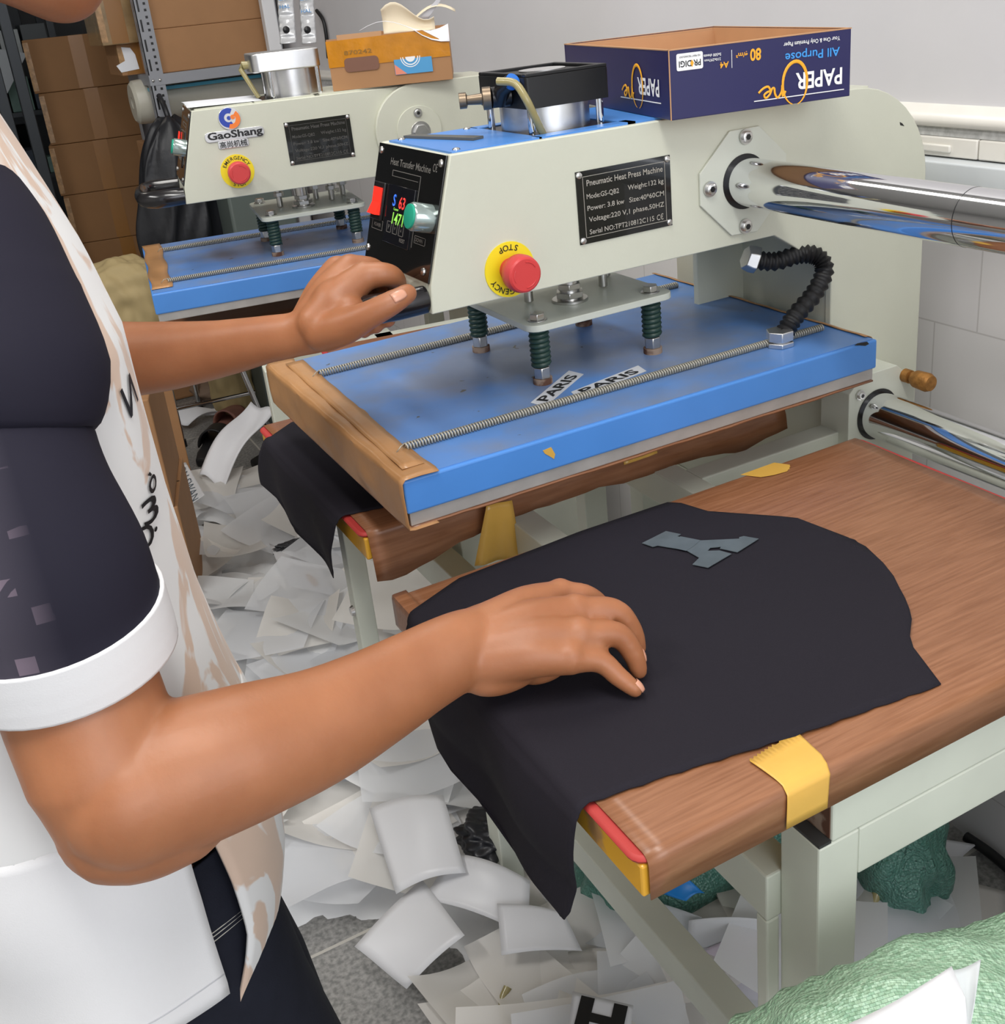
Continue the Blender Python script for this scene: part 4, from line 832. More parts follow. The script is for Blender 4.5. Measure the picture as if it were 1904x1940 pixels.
# dark glass partition with metal frames far left
def door():
    g = MB().box(-1.6, 0.30, 6.0, 6.01, 0.05, 2.6).build('window_1', mat('dark_glass', lin(40, 50, 54), 0.08, trans=0.7, alpha=1), smooth=0); struct(g)
    b = MB(); 
    for x in (-1.6, -0.75, 0.08, 0.25): b.box(x, x+0.06, 5.95, 6.03, 0, 2.7)
    for z in (0, 0.9, 2.6): b.box(-1.6, 0.30, 5.96, 6.02, z, z+0.07)
    f = b.build('door_1', mat('dark_metal_frame', lin(52, 56, 60), 0.4, 0.4), smooth=0, bevel=0.004); struct(f)
    MB().box(0.09, 0.12, 5.93, 5.95, 0.95, 1.2).build('door_handle', M_steel, f)
door()
tag(MB().box(0.05, 0.30, 5.0, 5.02, 0.0, 1.6).build('door_panel', mat('dark_metal_frame', lin(52, 56, 60)), None, smooth=0), 'tall dark metal cabinet door panel left of the box stack', 'panel') if False else None
R = wthing('metal_shelf_unit', 'dark metal shelving full of small stuff left of the box stack', 'shelving', (0.1, 5.2, 0))
for x in (-0.25, 0.33):
    for y in (5.0, 5.4): MB().box(x, x+0.03, y, y+0.03, 0, 1.9).build('post', mat('dark_metal_frame', lin(52, 56, 60)), R, smooth=0)
for z in (0.35, 0.7, 1.0, 1.25, 1.5): MB().box(-0.25, 0.36, 5.0, 5.43, z, z+0.02).build('shelf', mat('dark_metal_frame', lin(52, 56, 60)), R, smooth=0)
rnd = random.Random(3)
cols_ = [(60, 66, 70), (110, 118, 122), (40, 44, 50), (140, 146, 148), (36, 46, 60), (84, 110, 104)]
for z in (0.72, 1.02, 1.27, 1.52):
    x = -0.22
    while x < 0.28:
        w_ = rnd.uniform(0.05, 0.12); h_ = rnd.uniform(0.06, 0.17); cc = rnd.randrange(6)
        tag(MB().box(x, x+w_, 5.03, 5.03+rnd.uniform(0.1, 0.25), z+0.0005, z+h_).build('storage_carton', mat('shelf_item_%d' % cc, lin(*cols_[cc]), 0.5), None, smooth=0, bevel=0.003), 'small dim carton on the dark shelving far left', 'carton', 'small cartons on the dark shelving')
        x += w_+0.012
for k, x in enumerate((-0.035, 0.045)):
    struct(MB().box(x, x+0.042, 3.9, 3.94, 0, 2.4).build('door_2', mat('dark_metal_frame', lin(52, 56, 60)), None, smooth=0, bevel=0.003))
# sloping grey board far left
tag(MB().prism([(0.02, 1.05), (0.20, 1.28), (0.02, 1.33)], 'y', 4.86, 4.88).build('grey_board', mat('pale_grey_board', lin(150, 156, 162), 0.5), None, smooth=0), 'pale grey board leaning left of the box stack', 'board')
# clutter under the box stack
tag(MB().grid(lambda u, v: Vector((0.05+0.48*u, 3.3+0.5*v, 0.42+0.05*math.sin(u*7+v*3)+0.02*math.sin(v*11))), 20, 16).build('white_cloth_pile', mat('streaked_cloth', lin(176, 172, 168), 0.8, col2=lin(66, 48, 44), nscale=3.2, thresh=(0.60, 0.62)), None, smooth=80, solid=0.01), 'crumpled white cloth with dark brown stripe below the box stack', 'cloth')
tag(MB().box(0.06, 0.52, 3.25, 3.82, 0, 0.38).build('cardboard_box', M_card, None, smooth=0, bevel=0.01), 'cardboard box under the striped white cloth', 'cardboard box')
def blob(name, label, cat, c, r, mt, sq=4, amp=0.06, seed=0, group=None, flatz=None):
    rn = random.Random(seed); ph = [rn.uniform(0, 6) for _ in range(6)]
    mb = MB(); q = bmesh.ops.create_icosphere(mb.bm, subdivisions=5, radius=1)
    for v in q['verts']:
        d = v.co.normalized(); k = (abs(d.x)**sq+abs(d.y)**sq+abs(d.z)**sq)**(-1/sq)
        k *= 1+amp*(math.sin(d.x*6+ph[0])*math.sin(d.y*5+ph[1])+0.6*math.sin(d.z*9+d.x*7+ph[2])+0.4*math.sin(d.y*15+d.z*11+ph[3])+0.25*math.sin(d.x*23+d.y*19+ph[4]))
        v.co = Vector((c[0]+d.x*k*r[0], c[1]+d.y*k*r[1], max(c[2]+d.z*k*r[2], 0.001 if flatz is None else flatz)))
    o = mb.build(name, mt, None, smooth=180)
    return tag(o, label, cat, group)
blob('cushion_bag', 'pale yellow stuffed sack left of the far blue platen', 'sack', tuple(PD(243, 566, 3.2)), (0.105, 0.12, 0.12), mat('pale_yellow_sack', lin(176, 156, 112), 0.7, bump=0.4, bscale=20), 3, 0.05, 2)
blob('cushion_bag', 'small pale yellow sack standing on the floor beyond the chair legs', 'sack', (0.43, 2.93, 0.12), (0.075, 0.07, 0.13), mat('pale_yellow_sack', lin(176, 156, 112)), 3, 0.05, 5)
cardbox('cardboard_box', 'dim cardboard box under the pale yellow stuffed sack', PD(243, 566, 3.2).x, PD(243, 566, 3.2).y, 0, 0.10, 0.2, PD(243, 566, 3.2).z-0.119, 0, None, False)
# cardboard stack behind the operator
cardbox('cardboard_box', 'upper tall cardboard box behind the operator', -0.085, 1.62, 0.345, 0.17, 0.30, 0.262, -0.25, 'boxes beside the operator', False, M_card)
cardbox('cardboard_box', 'lower tall cardboard box behind the operator', -0.08, 1.62, 0.0, 0.175, 0.30, 0.344, -0.25, 'boxes beside the operator', False, M_card)
# chair legs behind, slippers, strips
def chair():
    R = wthing('folding_chair', 'metal framed chair on the floor behind the forearm, only legs visible', 'chair', (0.36, 2.85, 0))
    ch = M_chrome
    A = Vector((0.19, 2.74, 0)); B = Vector((0.45, 2.55, 0)); Cc = Vector((0.33, 3.10, 0)); D = Vector((0.60, 2.95, 0))
    for n_, p in (('leg', A), ('leg', B), ('leg', Cc), ('leg', D)):
        q = p+Vector((0.0 if p in (A, Cc) else -0.08, 0, 0.44)); MB().cyl(p+Vector((0, 0, 0.012)), q, 0.009, 12).build('leg', ch, R)
        MB().cyl(p, p+Vector((0, 0, 0.025)), 0.013, 12).build('rubber_foot', M_rubber, R)
    MB().cyl(A+Vector((-0.03, 0, 0.14)), B+Vector((0, 0.10, 0.16)), 0.007, 10).build('stretcher', ch, R)
    MB().box(0.17, 0.54, 2.58, 3.05, 0.44, 0.47).build('seat', mat('dark_seat', lin(50, 46, 44), 0.6), R, bevel=0.01)
chair()
def slipper(label, loc, rz, col, sc=1.0):
    R = thing('slipper', label, 'slipper', loc, rz, 'slippers by the chair')
    m_ = mat('slipper_%d' % sum(col), lin(*col), 0.5)
    out = [(-0.13, 0), (-0.12, 0.035), (-0.06, 0.042), (0.0, 0.038), (0.07, 0.048), (0.12, 0.04), (0.14, 0), (0.12, -0.035), (0.07, -0.042), (0.0, -0.036), (-0.06, -0.04), (-0.12, -0.034)]
    MB().prism([(a*sc, b*sc) for a, b in out], 'z', 0, 0.028*sc).build('sole', m_, R, smooth=60, bevel=0.008)
    def st(u, v): 
        t = (u-0.5)*PI; return Vector(((-0.01+0.11*v)*sc, 0.046*sc*math.sin(t)*(1-0.15*v), (0.022+0.055*math.cos(t)*(1-0.35*v))*sc))
    MB().grid(st, 16, 8).build('strap', m_, R, smooth=80, solid=0.006, norm=False)
slipper('black slipper on the floor in front of the chrome chair leg', (0.27, 2.62, 0), 1.15, (34, 34, 36), 1.05)
slipper('pinkish brown slipper beside the black one', (0.36, 2.80, 0), 0.9, (150, 104, 92), 0.95)
slipper('second black slipper half hidden behind the hanging black fabric', (0.46, 2.42, 0), 0.5, (40, 40, 42), 1.05)
tag(MB().grid(lambda u, v: Vector((0.14+0.40*u+0.10*v, 2.98-0.08*u-0.10*v+0.25*u*v, 0.035+0.02*math.sin(u*9)+0.015*math.sin(v*5))), 20, 8).build('cloth_strip', mat('white_scrap', lin(232, 232, 236)), None, smooth=80, solid=0.003, norm=False), 'white cloth strip lying across the floor behind the chair leg', 'cloth strip')
p0, p1 = PA(400, 905, 'z', 0.10), PA(495, 755, 'z', 0.22)
tag(MB().grid(lambda u, v: p0*(1-u)+p1*u+Vector((0.05*(v-0.5), -0.09*(v-0.5), 0.01*math.sin(v*6+u*3)+0.02*math.sin(u*5)-0.02*v)), 20, 8).build('cloth_strip', mat('white_scrap', lin(232, 232, 236)), None, smooth=80, solid=0.003, norm=False), 'long white cloth strip slanting up towards the hanging black fabric', 'cloth strip')
blob('brown_offcut', 'dark tan rounded board offcut lying under the chair', 'offcut', (0.46, 3.15, 0.05), (0.14, 0.10, 0.05), mat('tan_board', lin(128, 106, 88), 0.7), 2.2, 0.03, 8)
blob('film_bundle', 'white bundle of film beside the pale green leg behind', 'film bundle', (0.56, 3.0, 0.16), (0.09, 0.09, 0.16), mat('white_scrap', lin(232, 232, 236)), 3, 0.08, 9)
# ------------------------------------------------------------------ heap of transfer film scraps
def film_mat(name, col, al, rough=0.32):
    m = bpy.data.materials.new(name); m.use_nodes = True; nt = m.node_tree; b = nt.nodes['Principled BSDF']
    b.inputs['Base Color'].default_value = col; b.inputs['Roughness'].default_value = rough
    tr = nt.nodes.new('ShaderNodeBsdfTranslucent'); tr.inputs[0].default_value = col
    tp = nt.nodes.new('ShaderNodeBsdfTransparent'); m1 = nt.nodes.new('ShaderNodeMixShader'); m2_ = nt.nodes.new('ShaderNodeMixShader')
    m1.inputs[0].default_value = 0.35; m2_.inputs[0].default_value = al
    nt.links.new(b.outputs[0], m1.inputs[1]); nt.links.new(tr.outputs[0], m1.inputs[2]); nt.links.new(tp.outputs[0], m2_.inputs[1]); nt.links.new(m1.outputs[0], m2_.inputs[2])
    nt.links.new(m2_.outputs[0], nt.nodes['Material Output'].inputs[0]); return m
films = [film_mat('frosted_film', lin(240, 241, 242), 0.9), film_mat('clear_frosted_film', lin(236, 238, 242), 0.7), film_mat('warm_film', lin(238, 235, 230), 0.88)]
rs = random.Random(11)
def heap_h(x, y):
    k = 1.0
    d = math.hypot(x+0.12, y-0.25); k *= min(1, max(0, (d-0.16)/0.25))          # bare floor by the operator's feet
    k *= min(1, max(0, (2.4-y)/0.5))*min(1, max(0, (x+0.45)/0.2))*min(1, max(0.12, (0.80-x)/0.35))
    return k*(0.055+0.03*math.sin(x*9+y*5)*math.sin(y*7)+0.018*math.sin(x*23+1)*math.sin(y*19)+0.012*math.sin(x*41+y*37))
def hp(u, v):
    x = -0.5+1.3*u; y = -0.25+2.7*v; return Vector((x, y, heap_h(x, y)+0.003*math.sin(x*90)*math.sin(y*83)-0.012))
tag(MB().grid(hp, 90, 150).build('film_scrap_heap', mat('crumpled_film', lin(230, 231, 232), 0.4, noise=0.04, nscale=12, bump=0.5, bscale=30), None, smooth=180, norm=False), 'heap of crumpled white transfer film scraps covering the floor', 'film scraps', None, 'stuff')
protos = []
for k in range(12):
    w_, h_ = rs.uniform(0.16, 0.30), rs.uniform(0.14, 0.24); b1, b2, b3 = rs.uniform(-0.014, 0.022), rs.uniform(-0.012, 0.014), rs.uniform(-0.012, 0.012); cut = rs.uniform(0, 0.5); sk = rs.uniform(-0.25, 0.25)
    def fn(u, v, w_=w_, h_=h_, b1=b1, b2=b2, b3=b3, cut=cut, sk=sk):
        x = (u-0.5)*w_*(1-cut*(1-v)*0.6); y = (v-0.5)*h_+sk*(u-0.5)*w_*0.5+0.03*math.sin(u*PI)*cut
        return Vector((x, y, b1*4*(u-0.5)**2+b2*4*(v-0.5)**2+b3*math.sin(u*5+v*3)))
    me_ = MB().grid(fn, 12, 12).build('film_sheet', films[k % 3], None, smooth=180, norm=False); protos.append(me_)
n_s = 0
def place_sheet(x, y, zadd, tilt, src=None, first=False):
    global n_s
    k = rs.randrange(12) if src is None else src
    p = protos[k]
    if not p.get('used'): o = p; p['used'] = 1
    else: o = p.copy(); COL.objects.link(o)
    o.location = (x, y, heap_h(x, y)+0.030+zadd); o.rotation_euler = (rs.uniform(-tilt, tilt), rs.uniform(-tilt, tilt), rs.uniform(0, 6.28))
    tag(o, 'loose frosted white transfer film sheet lying in the floor heap', 'film sheet', 'film sheets in the floor heap'); n_s += 1
for i in range(240):
    x = rs.uniform(-0.32, 0.70); y = rs.uniform(-0.12, 2.15)
    if math.hypot(x+0.12, y-0.25) < 0.26 or (x > 0.5 and y > 0.2): continue
    place_sheet(x, y, rs.uniform(0, 0.03), 0.17)
for p in protos:
    if p.get('used'): del p['used']
def sheet_from_px(name, label, pts, z, mt, cat='film sheet', bend=0.01, th=0.0006, n=10):
    """one named scrap whose corners lie at the given height(s)"""
    zs = z if hasattr(z, '__len__') else [z]*4
    P = [PA(p[0], p[1], 'z', zz) for p, zz in zip(pts, zs)]
    o = MB().grid(lambda u, v: (P[0]*(1-u)+P[1]*u)*(1-v)+(P[3]*(1-u)+P[2]*u)*v+Vector((0, 0, 0.55*bend*math.sin(u*PI)+0.2*bend*math.sin(v*4+1))), n, n).build(name, mt, None, smooth=180, solid=th, norm=False)
    return tag(o, label, cat), P
M_fs = film_mat('film_white', lin(236, 236, 238), 0.93)
sheet_from_px('film_sheet', 'squarish white film sheet right of the trouser leg, above bare floor', [(672, 1795), (800, 1668), (880, 1770), (770, 1872)], [0.08, 0.12, 0.13, 0.07], M_fs)
sheet_from_px('film_sheet', 'white film sheet with torn notch near the tip of the hanging fabric', [(942, 1714), (1068, 1730), (1103, 1800), (950, 1808)], [0.14, 0.14, 0.12, 0.12], M_fs)
sheet_from_px('film_sheet', 'large white film sheet in the middle of the heap, near the elbow', [(700, 1535), (840, 1510), (882, 1650), (750, 1690)], [0.16, 0.2, 0.16, 0.13], M_fs, bend=0.02)
sheet_from_px('film_sheet', 'wide white film sheet left of the hanging fabric tip', [(860, 1620), (1005, 1672), (1000, 1770), (800, 1700)], [0.15, 0.15, 0.12, 0.12], M_fs, bend=0.02)
sheet_from_px('film_sheet', 'pinkish white paper sheet under the near press frame', [(1315, 1810), (1475, 1762), (1474, 1900), (1280, 1885)], [0.10, 0.14, 0.08, 0.06], mat('pinkish_paper', lin(226, 214, 228), 0.5), 'paper', bend=0.015)
sheet_from_px('film_sheet', 'grey white film sheet behind the pinkish paper under the frame', [(1305, 1745), (1460, 1745), (1470, 1800), (1300, 1830)], [0.16, 0.16, 0.10, 0.08], M_fs)
sheet_from_px('film_sheet', 'smoky round ended film sheet under the yellow taped platen end', [(1180, 1700), (1330, 1740), (1300, 1850), (1190, 1800)], [0.15, 0.16, 0.06, 0.06], films[1])
sheet_from_px('film_sheet', 'warm white film sheet at the bottom under the lower cross rail', [(1020, 1830), (1160, 1800), (1190, 1900), (1030, 1960)], [0.07, 0.09, 0.06, 0.05], films[2], bend=0.02)
sheet_from_px('film_sheet', 'pointed white film sheet on bare floor under the right rail', [(1700, 1590), (1850, 1602), (1790, 1650), (1690, 1635)], [0.07, 0.02, 0.03, 0.05], M_fs)
sheet_from_px('film_sheet', 'big warm grey film sheet leaning behind the green sack', [(1690, 1650), (1904, 1690), (1904, 1790), (1715, 1760)], [0.05, 0.02, 0.02, 0.05], films[2])
sheet_from_px('film_sheet', 'round edged smoky film sheet at the bottom left of the lower cross rail', [(1010, 1810), (1180, 1835), (1130, 1950), (980, 1930)], [0.08, 0.06, 0.05, 0.05], films[2])
pr, P = sheet_from_px('printed_film_sheet', 'white film sheet with big black block letter at bottom edge', [(1085, 1878), (1200, 1905), (1190, 1990), (1070, 1990)], [0.175, 0.17, 0.16, 0.165], M_fs, 'film sheet', bend=0.0)
u = (P[1]-P[0]).normalized(); t = MB(); put(t, 'H', frame((P[0]+P[1]+P[2]+P[3])/4+Vector((0, 0, 0.002)), u, (P[0]-P[3])), 0, 0.004, 0.045, wid=0.06, bold=0.05); t.build('printed_letter', M_ink, pr, smooth=0, norm=False)
pr, P = sheet_from_px('printed_film_sheet', 'curled film strip printed with grey mirrored letters by the cardboard boxes', [(322, 880), (352, 876), (388, 938), (358, 958)], [0.13, 0.14, 0.13, 0.11], M_fs, 'film sheet', bend=0.0)
t = MB(); put(t, 'DON SWAN', frame((P[0]+P[1]+P[2]+P[3])/4+Vector((0, 0, 0.002)), (P[3]-P[0]), (P[1]-P[0])), 0, 0, 0.026, wid=(P[3]-P[0]).length*0.9, bold=0.0); t.build('printed_letter', mat('slate_print', lin(84, 96, 104), 0.5), pr, smooth=0, norm=False)
pr, P = sheet_from_px('film_sheet', 'white film sheet with brown leaf shaped cutout near the hanging fabric', [(510, 1030), (600, 1060), (640, 1130), (545, 1110)], [0.12, 0.12, 0.12, 0.12], M_fs, bend=0.0)
c_ = (P[1]+P[2]+P[3])/3; MB().prism([(c_.x-0.004+0.016*math.sin(t_)*0.45, c_.y+0.036*math.cos(t_)) for t_ in [2*PI*k/16 for k in range(16)]], 'z', 0.1205, 0.1215).build('leaf_print', mat('tan_print', lin(176, 136, 90), 0.5), pr, smooth=0)
tag(MB().tube(smoothp([PA(962, 1870, 'z', 0.09), PA(952, 1900, 'z', 0.08), PA(962, 1945, 'z', 0.07), PA(985, 1990, 'z', 0.05)], 6), 0.006, 10).build('clear_hose', M_hose, None), 'pale clear hose end lying in the film heap at bottom edge', 'hose')
tag(MB().tube(smoothp([PA(x_, y_, 'z', 0.02) for x_, y_ in ((1830, 1585), (1870, 1612), (1904, 1640), (1960, 1690))], 6), 0.0085, 12).build('black_cable', M_rubber, None), 'thick black cable on the floor by the wall under the right rail', 'cable')
tag(MB().tube(smoothp([PA(1702, 1640, 'z', 0.10), PA(1672, 1668, 'z', 0.12), PA(1655, 1710, 'z', 0.10), PA(1645, 1770, 'z', 0.05)], 6), 0.007, 12).build('yellow_hose', M_hose, None), 'yellowish air hose curving behind the near table leg', 'hose')
blob('plastic_wrap', 'black crumpled plastic lump half buried in the white film heap', 'wrap', tuple(PA(925, 1585, 'z', 0.13)), (0.045, 0.05, 0.03), mat('black_bag', lin(30, 31, 36)), 2.5, 0.12, 21)
blob('cloth_scrap', 'small black cloth scrap in the heap by the hanging black fabric', 'scrap', tuple(PA(560, 1032, 'z', 0.12)), (0.05, 0.018, 0.012), mat('black_bag', lin(30, 31, 36)), 2.5, 0.2, 22)
# ------------------------------------------------------------------ woven sacks
def weave(name, c1, c2):
    # woven plastic strips
    m = bpy.data.materials.new(name); m.use_nodes = True; nt = m.node_tree; b = nt.nodes['Principled BSDF']; b.inputs['Roughness'].default_value = 0.32
    tc = nt.nodes.new('ShaderNodeTexCoord'); mp = nt.nodes.new('ShaderNodeMapping'); mp.inputs['Rotation'].default_value = (0.3, 0.2, 0.5); nt.links.new(tc.outputs['Object'], mp.inputs[0])
    br = nt.nodes.new('ShaderNodeTexBrick'); br.inputs['Scale'].default_value = 1; br.inputs['Brick Width'].default_value = 0.0042; br.inputs['Row Height'].default_value = 0.0018; br.inputs['Mortar Size'].default_value = 0.0001
    br.inputs['Color1'].default_value = c1; br.inputs['Color2'].default_value = c2; br.inputs['Mortar'].default_value = tuple(v*0.5 for v in c1[:3])+(1,); br.inputs['Bias'].default_value = 0.0
    nt.links.new(mp.outputs[0], br.inputs['Vector']); nt.links.new(br.outputs[0], b.inputs['Base Color'])
    n = nt.nodes.new('ShaderNodeTexNoise'); n.inputs['Scale'].default_value = 60; n.inputs['Detail'].default_value = 4; nt.links.new(mp.outputs[0], n.inputs['Vector'])
    mt_ = nt.nodes.new('ShaderNodeMath'); mt_.operation = 'ADD'; nt.links.new(br.outputs['Fac'], mt_.inputs[0]); nt.links.new(n.outputs['Fac'], mt_.inputs[1])
    v = nt.nodes.new('ShaderNodeTexVoronoi'); v.inputs['Scale'].default_value = 260; nt.links.new(mp.outputs[0], v.inputs['Vector'])
    m3 = nt.nodes.new('ShaderNodeMath'); m3.operation = 'ADD'; nt.links.new(mt_.outputs[0], m3.inputs[0]); nt.links.new(v.outputs['Distance'], m3.inputs[1])
    bp = nt.nodes.new('ShaderNodeBump'); bp.inputs['Strength'].default_value = 0.7; bp.inputs['Distance'].default_value = 0.003; nt.links.new(m3.outputs[0], bp.inputs['Height']); nt.links.new(bp.outputs[0], b.inputs['Normal'])
    return m
M_wv = weave('light_green_woven_sack', lin(132, 168, 138), lin(166, 196, 168)); M_wv2 = weave('dark_green_woven_sack', lin(70, 118, 104), lin(96, 140, 126))
sk = MB(); rings = []
for i in range(40):
    t = i/39; a0 = PD(1330, 2010, 0.86); b0 = PD(1640, 1895, 0.74); c0 = PD(1990, 1800, 0.80); e0 = PD(2150, 1900, 0.95)
    T = t*3; P4 = [a0*2-b0, a0, b0, c0, e0, e0*2-c0]; i_ = min(int(T), 2); f_ = T-i_
    A, B, C_, D = P4[i_:i_+4]; p = 0.5*((2*B)+(-A+C_)*f_+(2*A-5*B+4*C_-D)*f_*f_+(-A+3*B-3*C_+D)*f_**3)
    r = 0.012+0.055*math.sin(min(1, t*1.15+0.12)*PI*0.62)
    rings.append((p, r))
path = [p-Vector((0, 0, r)) for p, r in rings]
sk.tube(path, [r*(1+0.05*math.sin(i*1.1)) for i, (p, r) in enumerate(rings)], 60, side=(0, 0, 1))
for v in sk.bm.verts:
    n_ = 0.004*math.sin(v.co.x*60+v.co.z*90)+0.0025*math.sin(v.co.y*130+v.co.x*70)+0.0015*math.sin(v.co.z*260+v.co.x*180)
    v.co += Vector((0, n_*0.3, n_))
sk = sk.build('woven_sack', M_wv, None, smooth=180); tag(sk, 'light green woven plastic sack at the lower right corner, closest to camera', 'sack')
def quad_at(name, label, pts, mt, cat='film sheet', bend=0.004):
    P = [PD(*p) for p in pts]
    n_ = (P[1]-P[0]).cross(P[3]-P[0]).normalized()
    o = MB().grid(lambda u, v: (P[0]*(1-u)+P[1]*u)*(1-v)+(P[3]*(1-u)+P[2]*u)*v+n_*bend*math.sin(u*PI), 10, 10).build(name, mt, None, smooth=180, solid=0.0006, norm=False)
    return tag(o, label, cat)
quad_at('film_sheet', 'white film sheet lying on the light green sack, front one', [(1585, 1950, 0.615), (1803, 1831, 0.645), (1829, 1890, 0.625), (1845, 1990, 0.60)], M_fs)
quad_at('film_sheet', 'greyish film sheet edge between the front sheet and the sack', [(1790, 1838, 0.66), (1858, 1818, 0.665), (1846, 1900, 0.64), (1835, 1985, 0.62)], films[1])
blob('woven_sack', 'dark green woven sack lying under the near press platens', 'sack', (0.50, 0.18, 0.11), (0.25, 0.13, 0.21), M_wv2, 3, 0.07, 12)
blob('woven_sack', 'dark green woven sack standing behind the near table leg', 'sack', (0.665, 0.0, 0.09), (0.075, 0.10, 0.17), M_wv2, 3, 0.08, 14)
sheet_from_px('film_sheet', 'bright blue and white folded packet under the platen end', [(1235, 1690), (1300, 1665), (1335, 1690), (1300, 1705)], [0.25, 0.27, 0.25, 0.25], mat('bright_blue_packet', lin(20, 130, 215), 0.35), 'packet')
#@@PERSON
# ------------------------------------------------------------------ the operator
def person():
    R = wthing('person', 'person in navy sleeved shirt and black shorts, one hand on the handle, one over fabric', 'person', (-0.36, -0.02, 0))
    skin = bpy.data.materials.new('tanned_skin'); skin.use_nodes = True; nt = skin.node_tree; b = nt.nodes['Principled BSDF']
    b.inputs['Roughness'].default_value = 0.46; b.inputs['Subsurface Weight'].default_value = 0.25; b.inputs['Subsurface Radius'].default_value = (1, 0.3, 0.15); b.inputs['Subsurface Scale'].default_value = 0.008
    tc = nt.nodes.new('ShaderNodeTexCoord'); n = nt.nodes.new('ShaderNodeTexNoise'); n.inputs['Scale'].default_value = 18; n.inputs['Detail'].default_value = 5; nt.links.new(tc.outputs['Object'], n.inputs['Vector'])
    r = nt.nodes.new('ShaderNodeValToRGB'); nt.links.new(n.outputs['Fac'], r.inputs[0]); r.color_ramp.elements[0].position = 0.3; r.color_ramp.elements[1].position = 0.7
    r.color_ramp.elements[0].color = lin(152, 96, 62); r.color_ramp.elements[1].color = lin(168, 110, 74); nt.links.new(r.outputs[0], b.inputs['Base Color'])
    n2 = nt.nodes.new('ShaderNodeTexNoise'); n2.inputs['Scale'].default_value = 260; nt.links.new(tc.outputs['Object'], n2.inputs['Vector'])
    bp = nt.nodes.new('ShaderNodeBump'); bp.inputs['Strength'].default_value = 0.12; bp.inputs['Distance'].default_value = 0.001; nt.links.new(n2.outputs['Fac'], bp.inputs['Height']); nt.links.new(bp.outputs[0], b.inputs['Normal'])
    B = MB()
    def chain(pts, rad, flat=1.0, n=14, sm=5, side=None, cap=True):
        pts = [Vector(p) for p in pts]; P = smoothp(pts, sm); m = len(pts)
        rr = []; ff = []
        fl = flat if hasattr(flat, '__len__') else [flat]*m
        for i in range(len(P)):
            t = i/sm; k = min(int(t), m-2); f = t-k
            rr.append(rad[k]*(1-f)+rad[k+1]*f); ff.append(fl[k]*(1-f)+fl[k+1]*f)
        B.tube(P, rr, n, flat=ff, side=side)
        if cap:
            for e, r_ in ((P[0], rr[0]), (P[-1], rr[-1])): B.ball(e, r_*0.985, u=14, v=10)
        return P
    H = lambda px, py, z: PA(px, py, 'z', z)
    # ---- trunk, legs (mostly under the clothes)
    chain([(-0.385, -0.01, 0.86), (-0.385, -0.01, 1.0), (-0.385, -0.01, 1.15), (-0.375, -0.01, 1.23)], [0.105, 0.098, 0.098, 0.075], [1.25, 1.25, 1.3, 1.4], n=28, side=(1, 0, 0))
    for s in (-1, 1):
        chain([(-0.37, 0.085*s, 0.88), (-0.33, 0.095*s, 0.66), (-0.325, 0.10*s, 0.48), (-0.345, 0.10*s, 0.30), (-0.36, 0.10*s, 0.09)], [0.088, 0.072, 0.052, 0.050, 0.036], n=20)
        chain([(-0.40, 0.10*s, 0.035), (-0.30, 0.105*s, 0.035), (-0.22, 0.11*s, 0.028)], [0.034, 0.036, 0.026], 0.75, n=16)
    # ---- head and neck
    chain([(-0.365, -0.005, 1.25), (-0.335, 0.01, 1.36), (-0.305, 0.035, 1.44)], [0.062, 0.053, 0.053], n=20)
    B.ball((-0.275, 0.05, 1.505), 0.092, (1.05, 0.84, 1.12), 28, 20)
    jaw = PD(112, -45, 0.86)
    B.ball(jaw, 0.0375, (1, 1.0, 0.85), 20, 14)
    chain([jaw, jaw+Vector((-0.045, -0.045, 0.02)), (-0.30, 0.0, 1.44)], [0.036, 0.036, 0.05], n=18)
    chain([jaw+Vector((0.0, 0, 0.0)), jaw+Vector((-0.035, 0.06, 0.03)), (-0.30, 0.10, 1.455)], [0.034, 0.034, 0.045], n=18)
    fc = jaw+Vector((0.012, 0.0, 0))
    B.ball(jaw+Vector((-0.028, 0.004, 0.055)), 0.055, (1, 1, 1.1), 20, 14)
    chain([jaw+Vector((0.010, 0.002, 0.105)), jaw+Vector((0.034, 0.001, 0.062))], [0.008, 0.014], n=12)                  # nose
    for q in (0.034, 0.026): B.ball(jaw+Vector((0.022, 0.001, q)), 0.0135, (0.8, 1.6, 0.42), 14, 10)                      # lips
    for s in (-1, 1): B.ball((-0.285, 0.05+0.08*s, 1.49), 0.026, (0.9, 0.4, 1.3), 14, 10)                                  # ears
    # ---- right arm (nearest the camera)
    sh = PD(-30, 430, 0.74); el = PD(235, 1510, 0.752); wr = PD(868, 1238, 0.872)
    chain([(-0.39, -0.10, 1.235), PD(-110, 520, 0.76), PD(0, 830, 0.745), PD(105, 1190, 0.752), PD(160, 1340, 0.752), PD(203, 1460, 0.750), PD(222, 1565, 0.757)], [0.045, 0.046, 0.048, 0.0530, 0.0540, 0.0530, 0.040], [1.0, 1.0, 0.98, 0.97, 0.98, 1.0, 1.0], n=30, side=(1, 0, 0))
    chain([PD(215, 1556, 0.757), PD(262, 1560, 0.76), PD(330, 1520, 0.765)], [0.0405, 0.040, 0.044], n=24)
    chain([PD(250, 1498, 0.748), PD(360, 1462, 0.758), PD(470, 1425, 0.772), PD(600, 1378, 0.80), PD(710, 1322, 0.828), PD(800, 1270, 0.852), PD(868, 1234, 0.868), PD(915, 1218, 0.884), PD(975, 1205, 0.902)],
          [0.053, 0.0525, 0.049, 0.0435, 0.0385, 0.0345, 0.0322, 0.0300, 0.0180], [0.92, 0.9, 0.9, 0.88, 0.84, 0.80, 0.76, 0.72, 0.7], n=34, side=(0, 0.35, 1), cap=False)
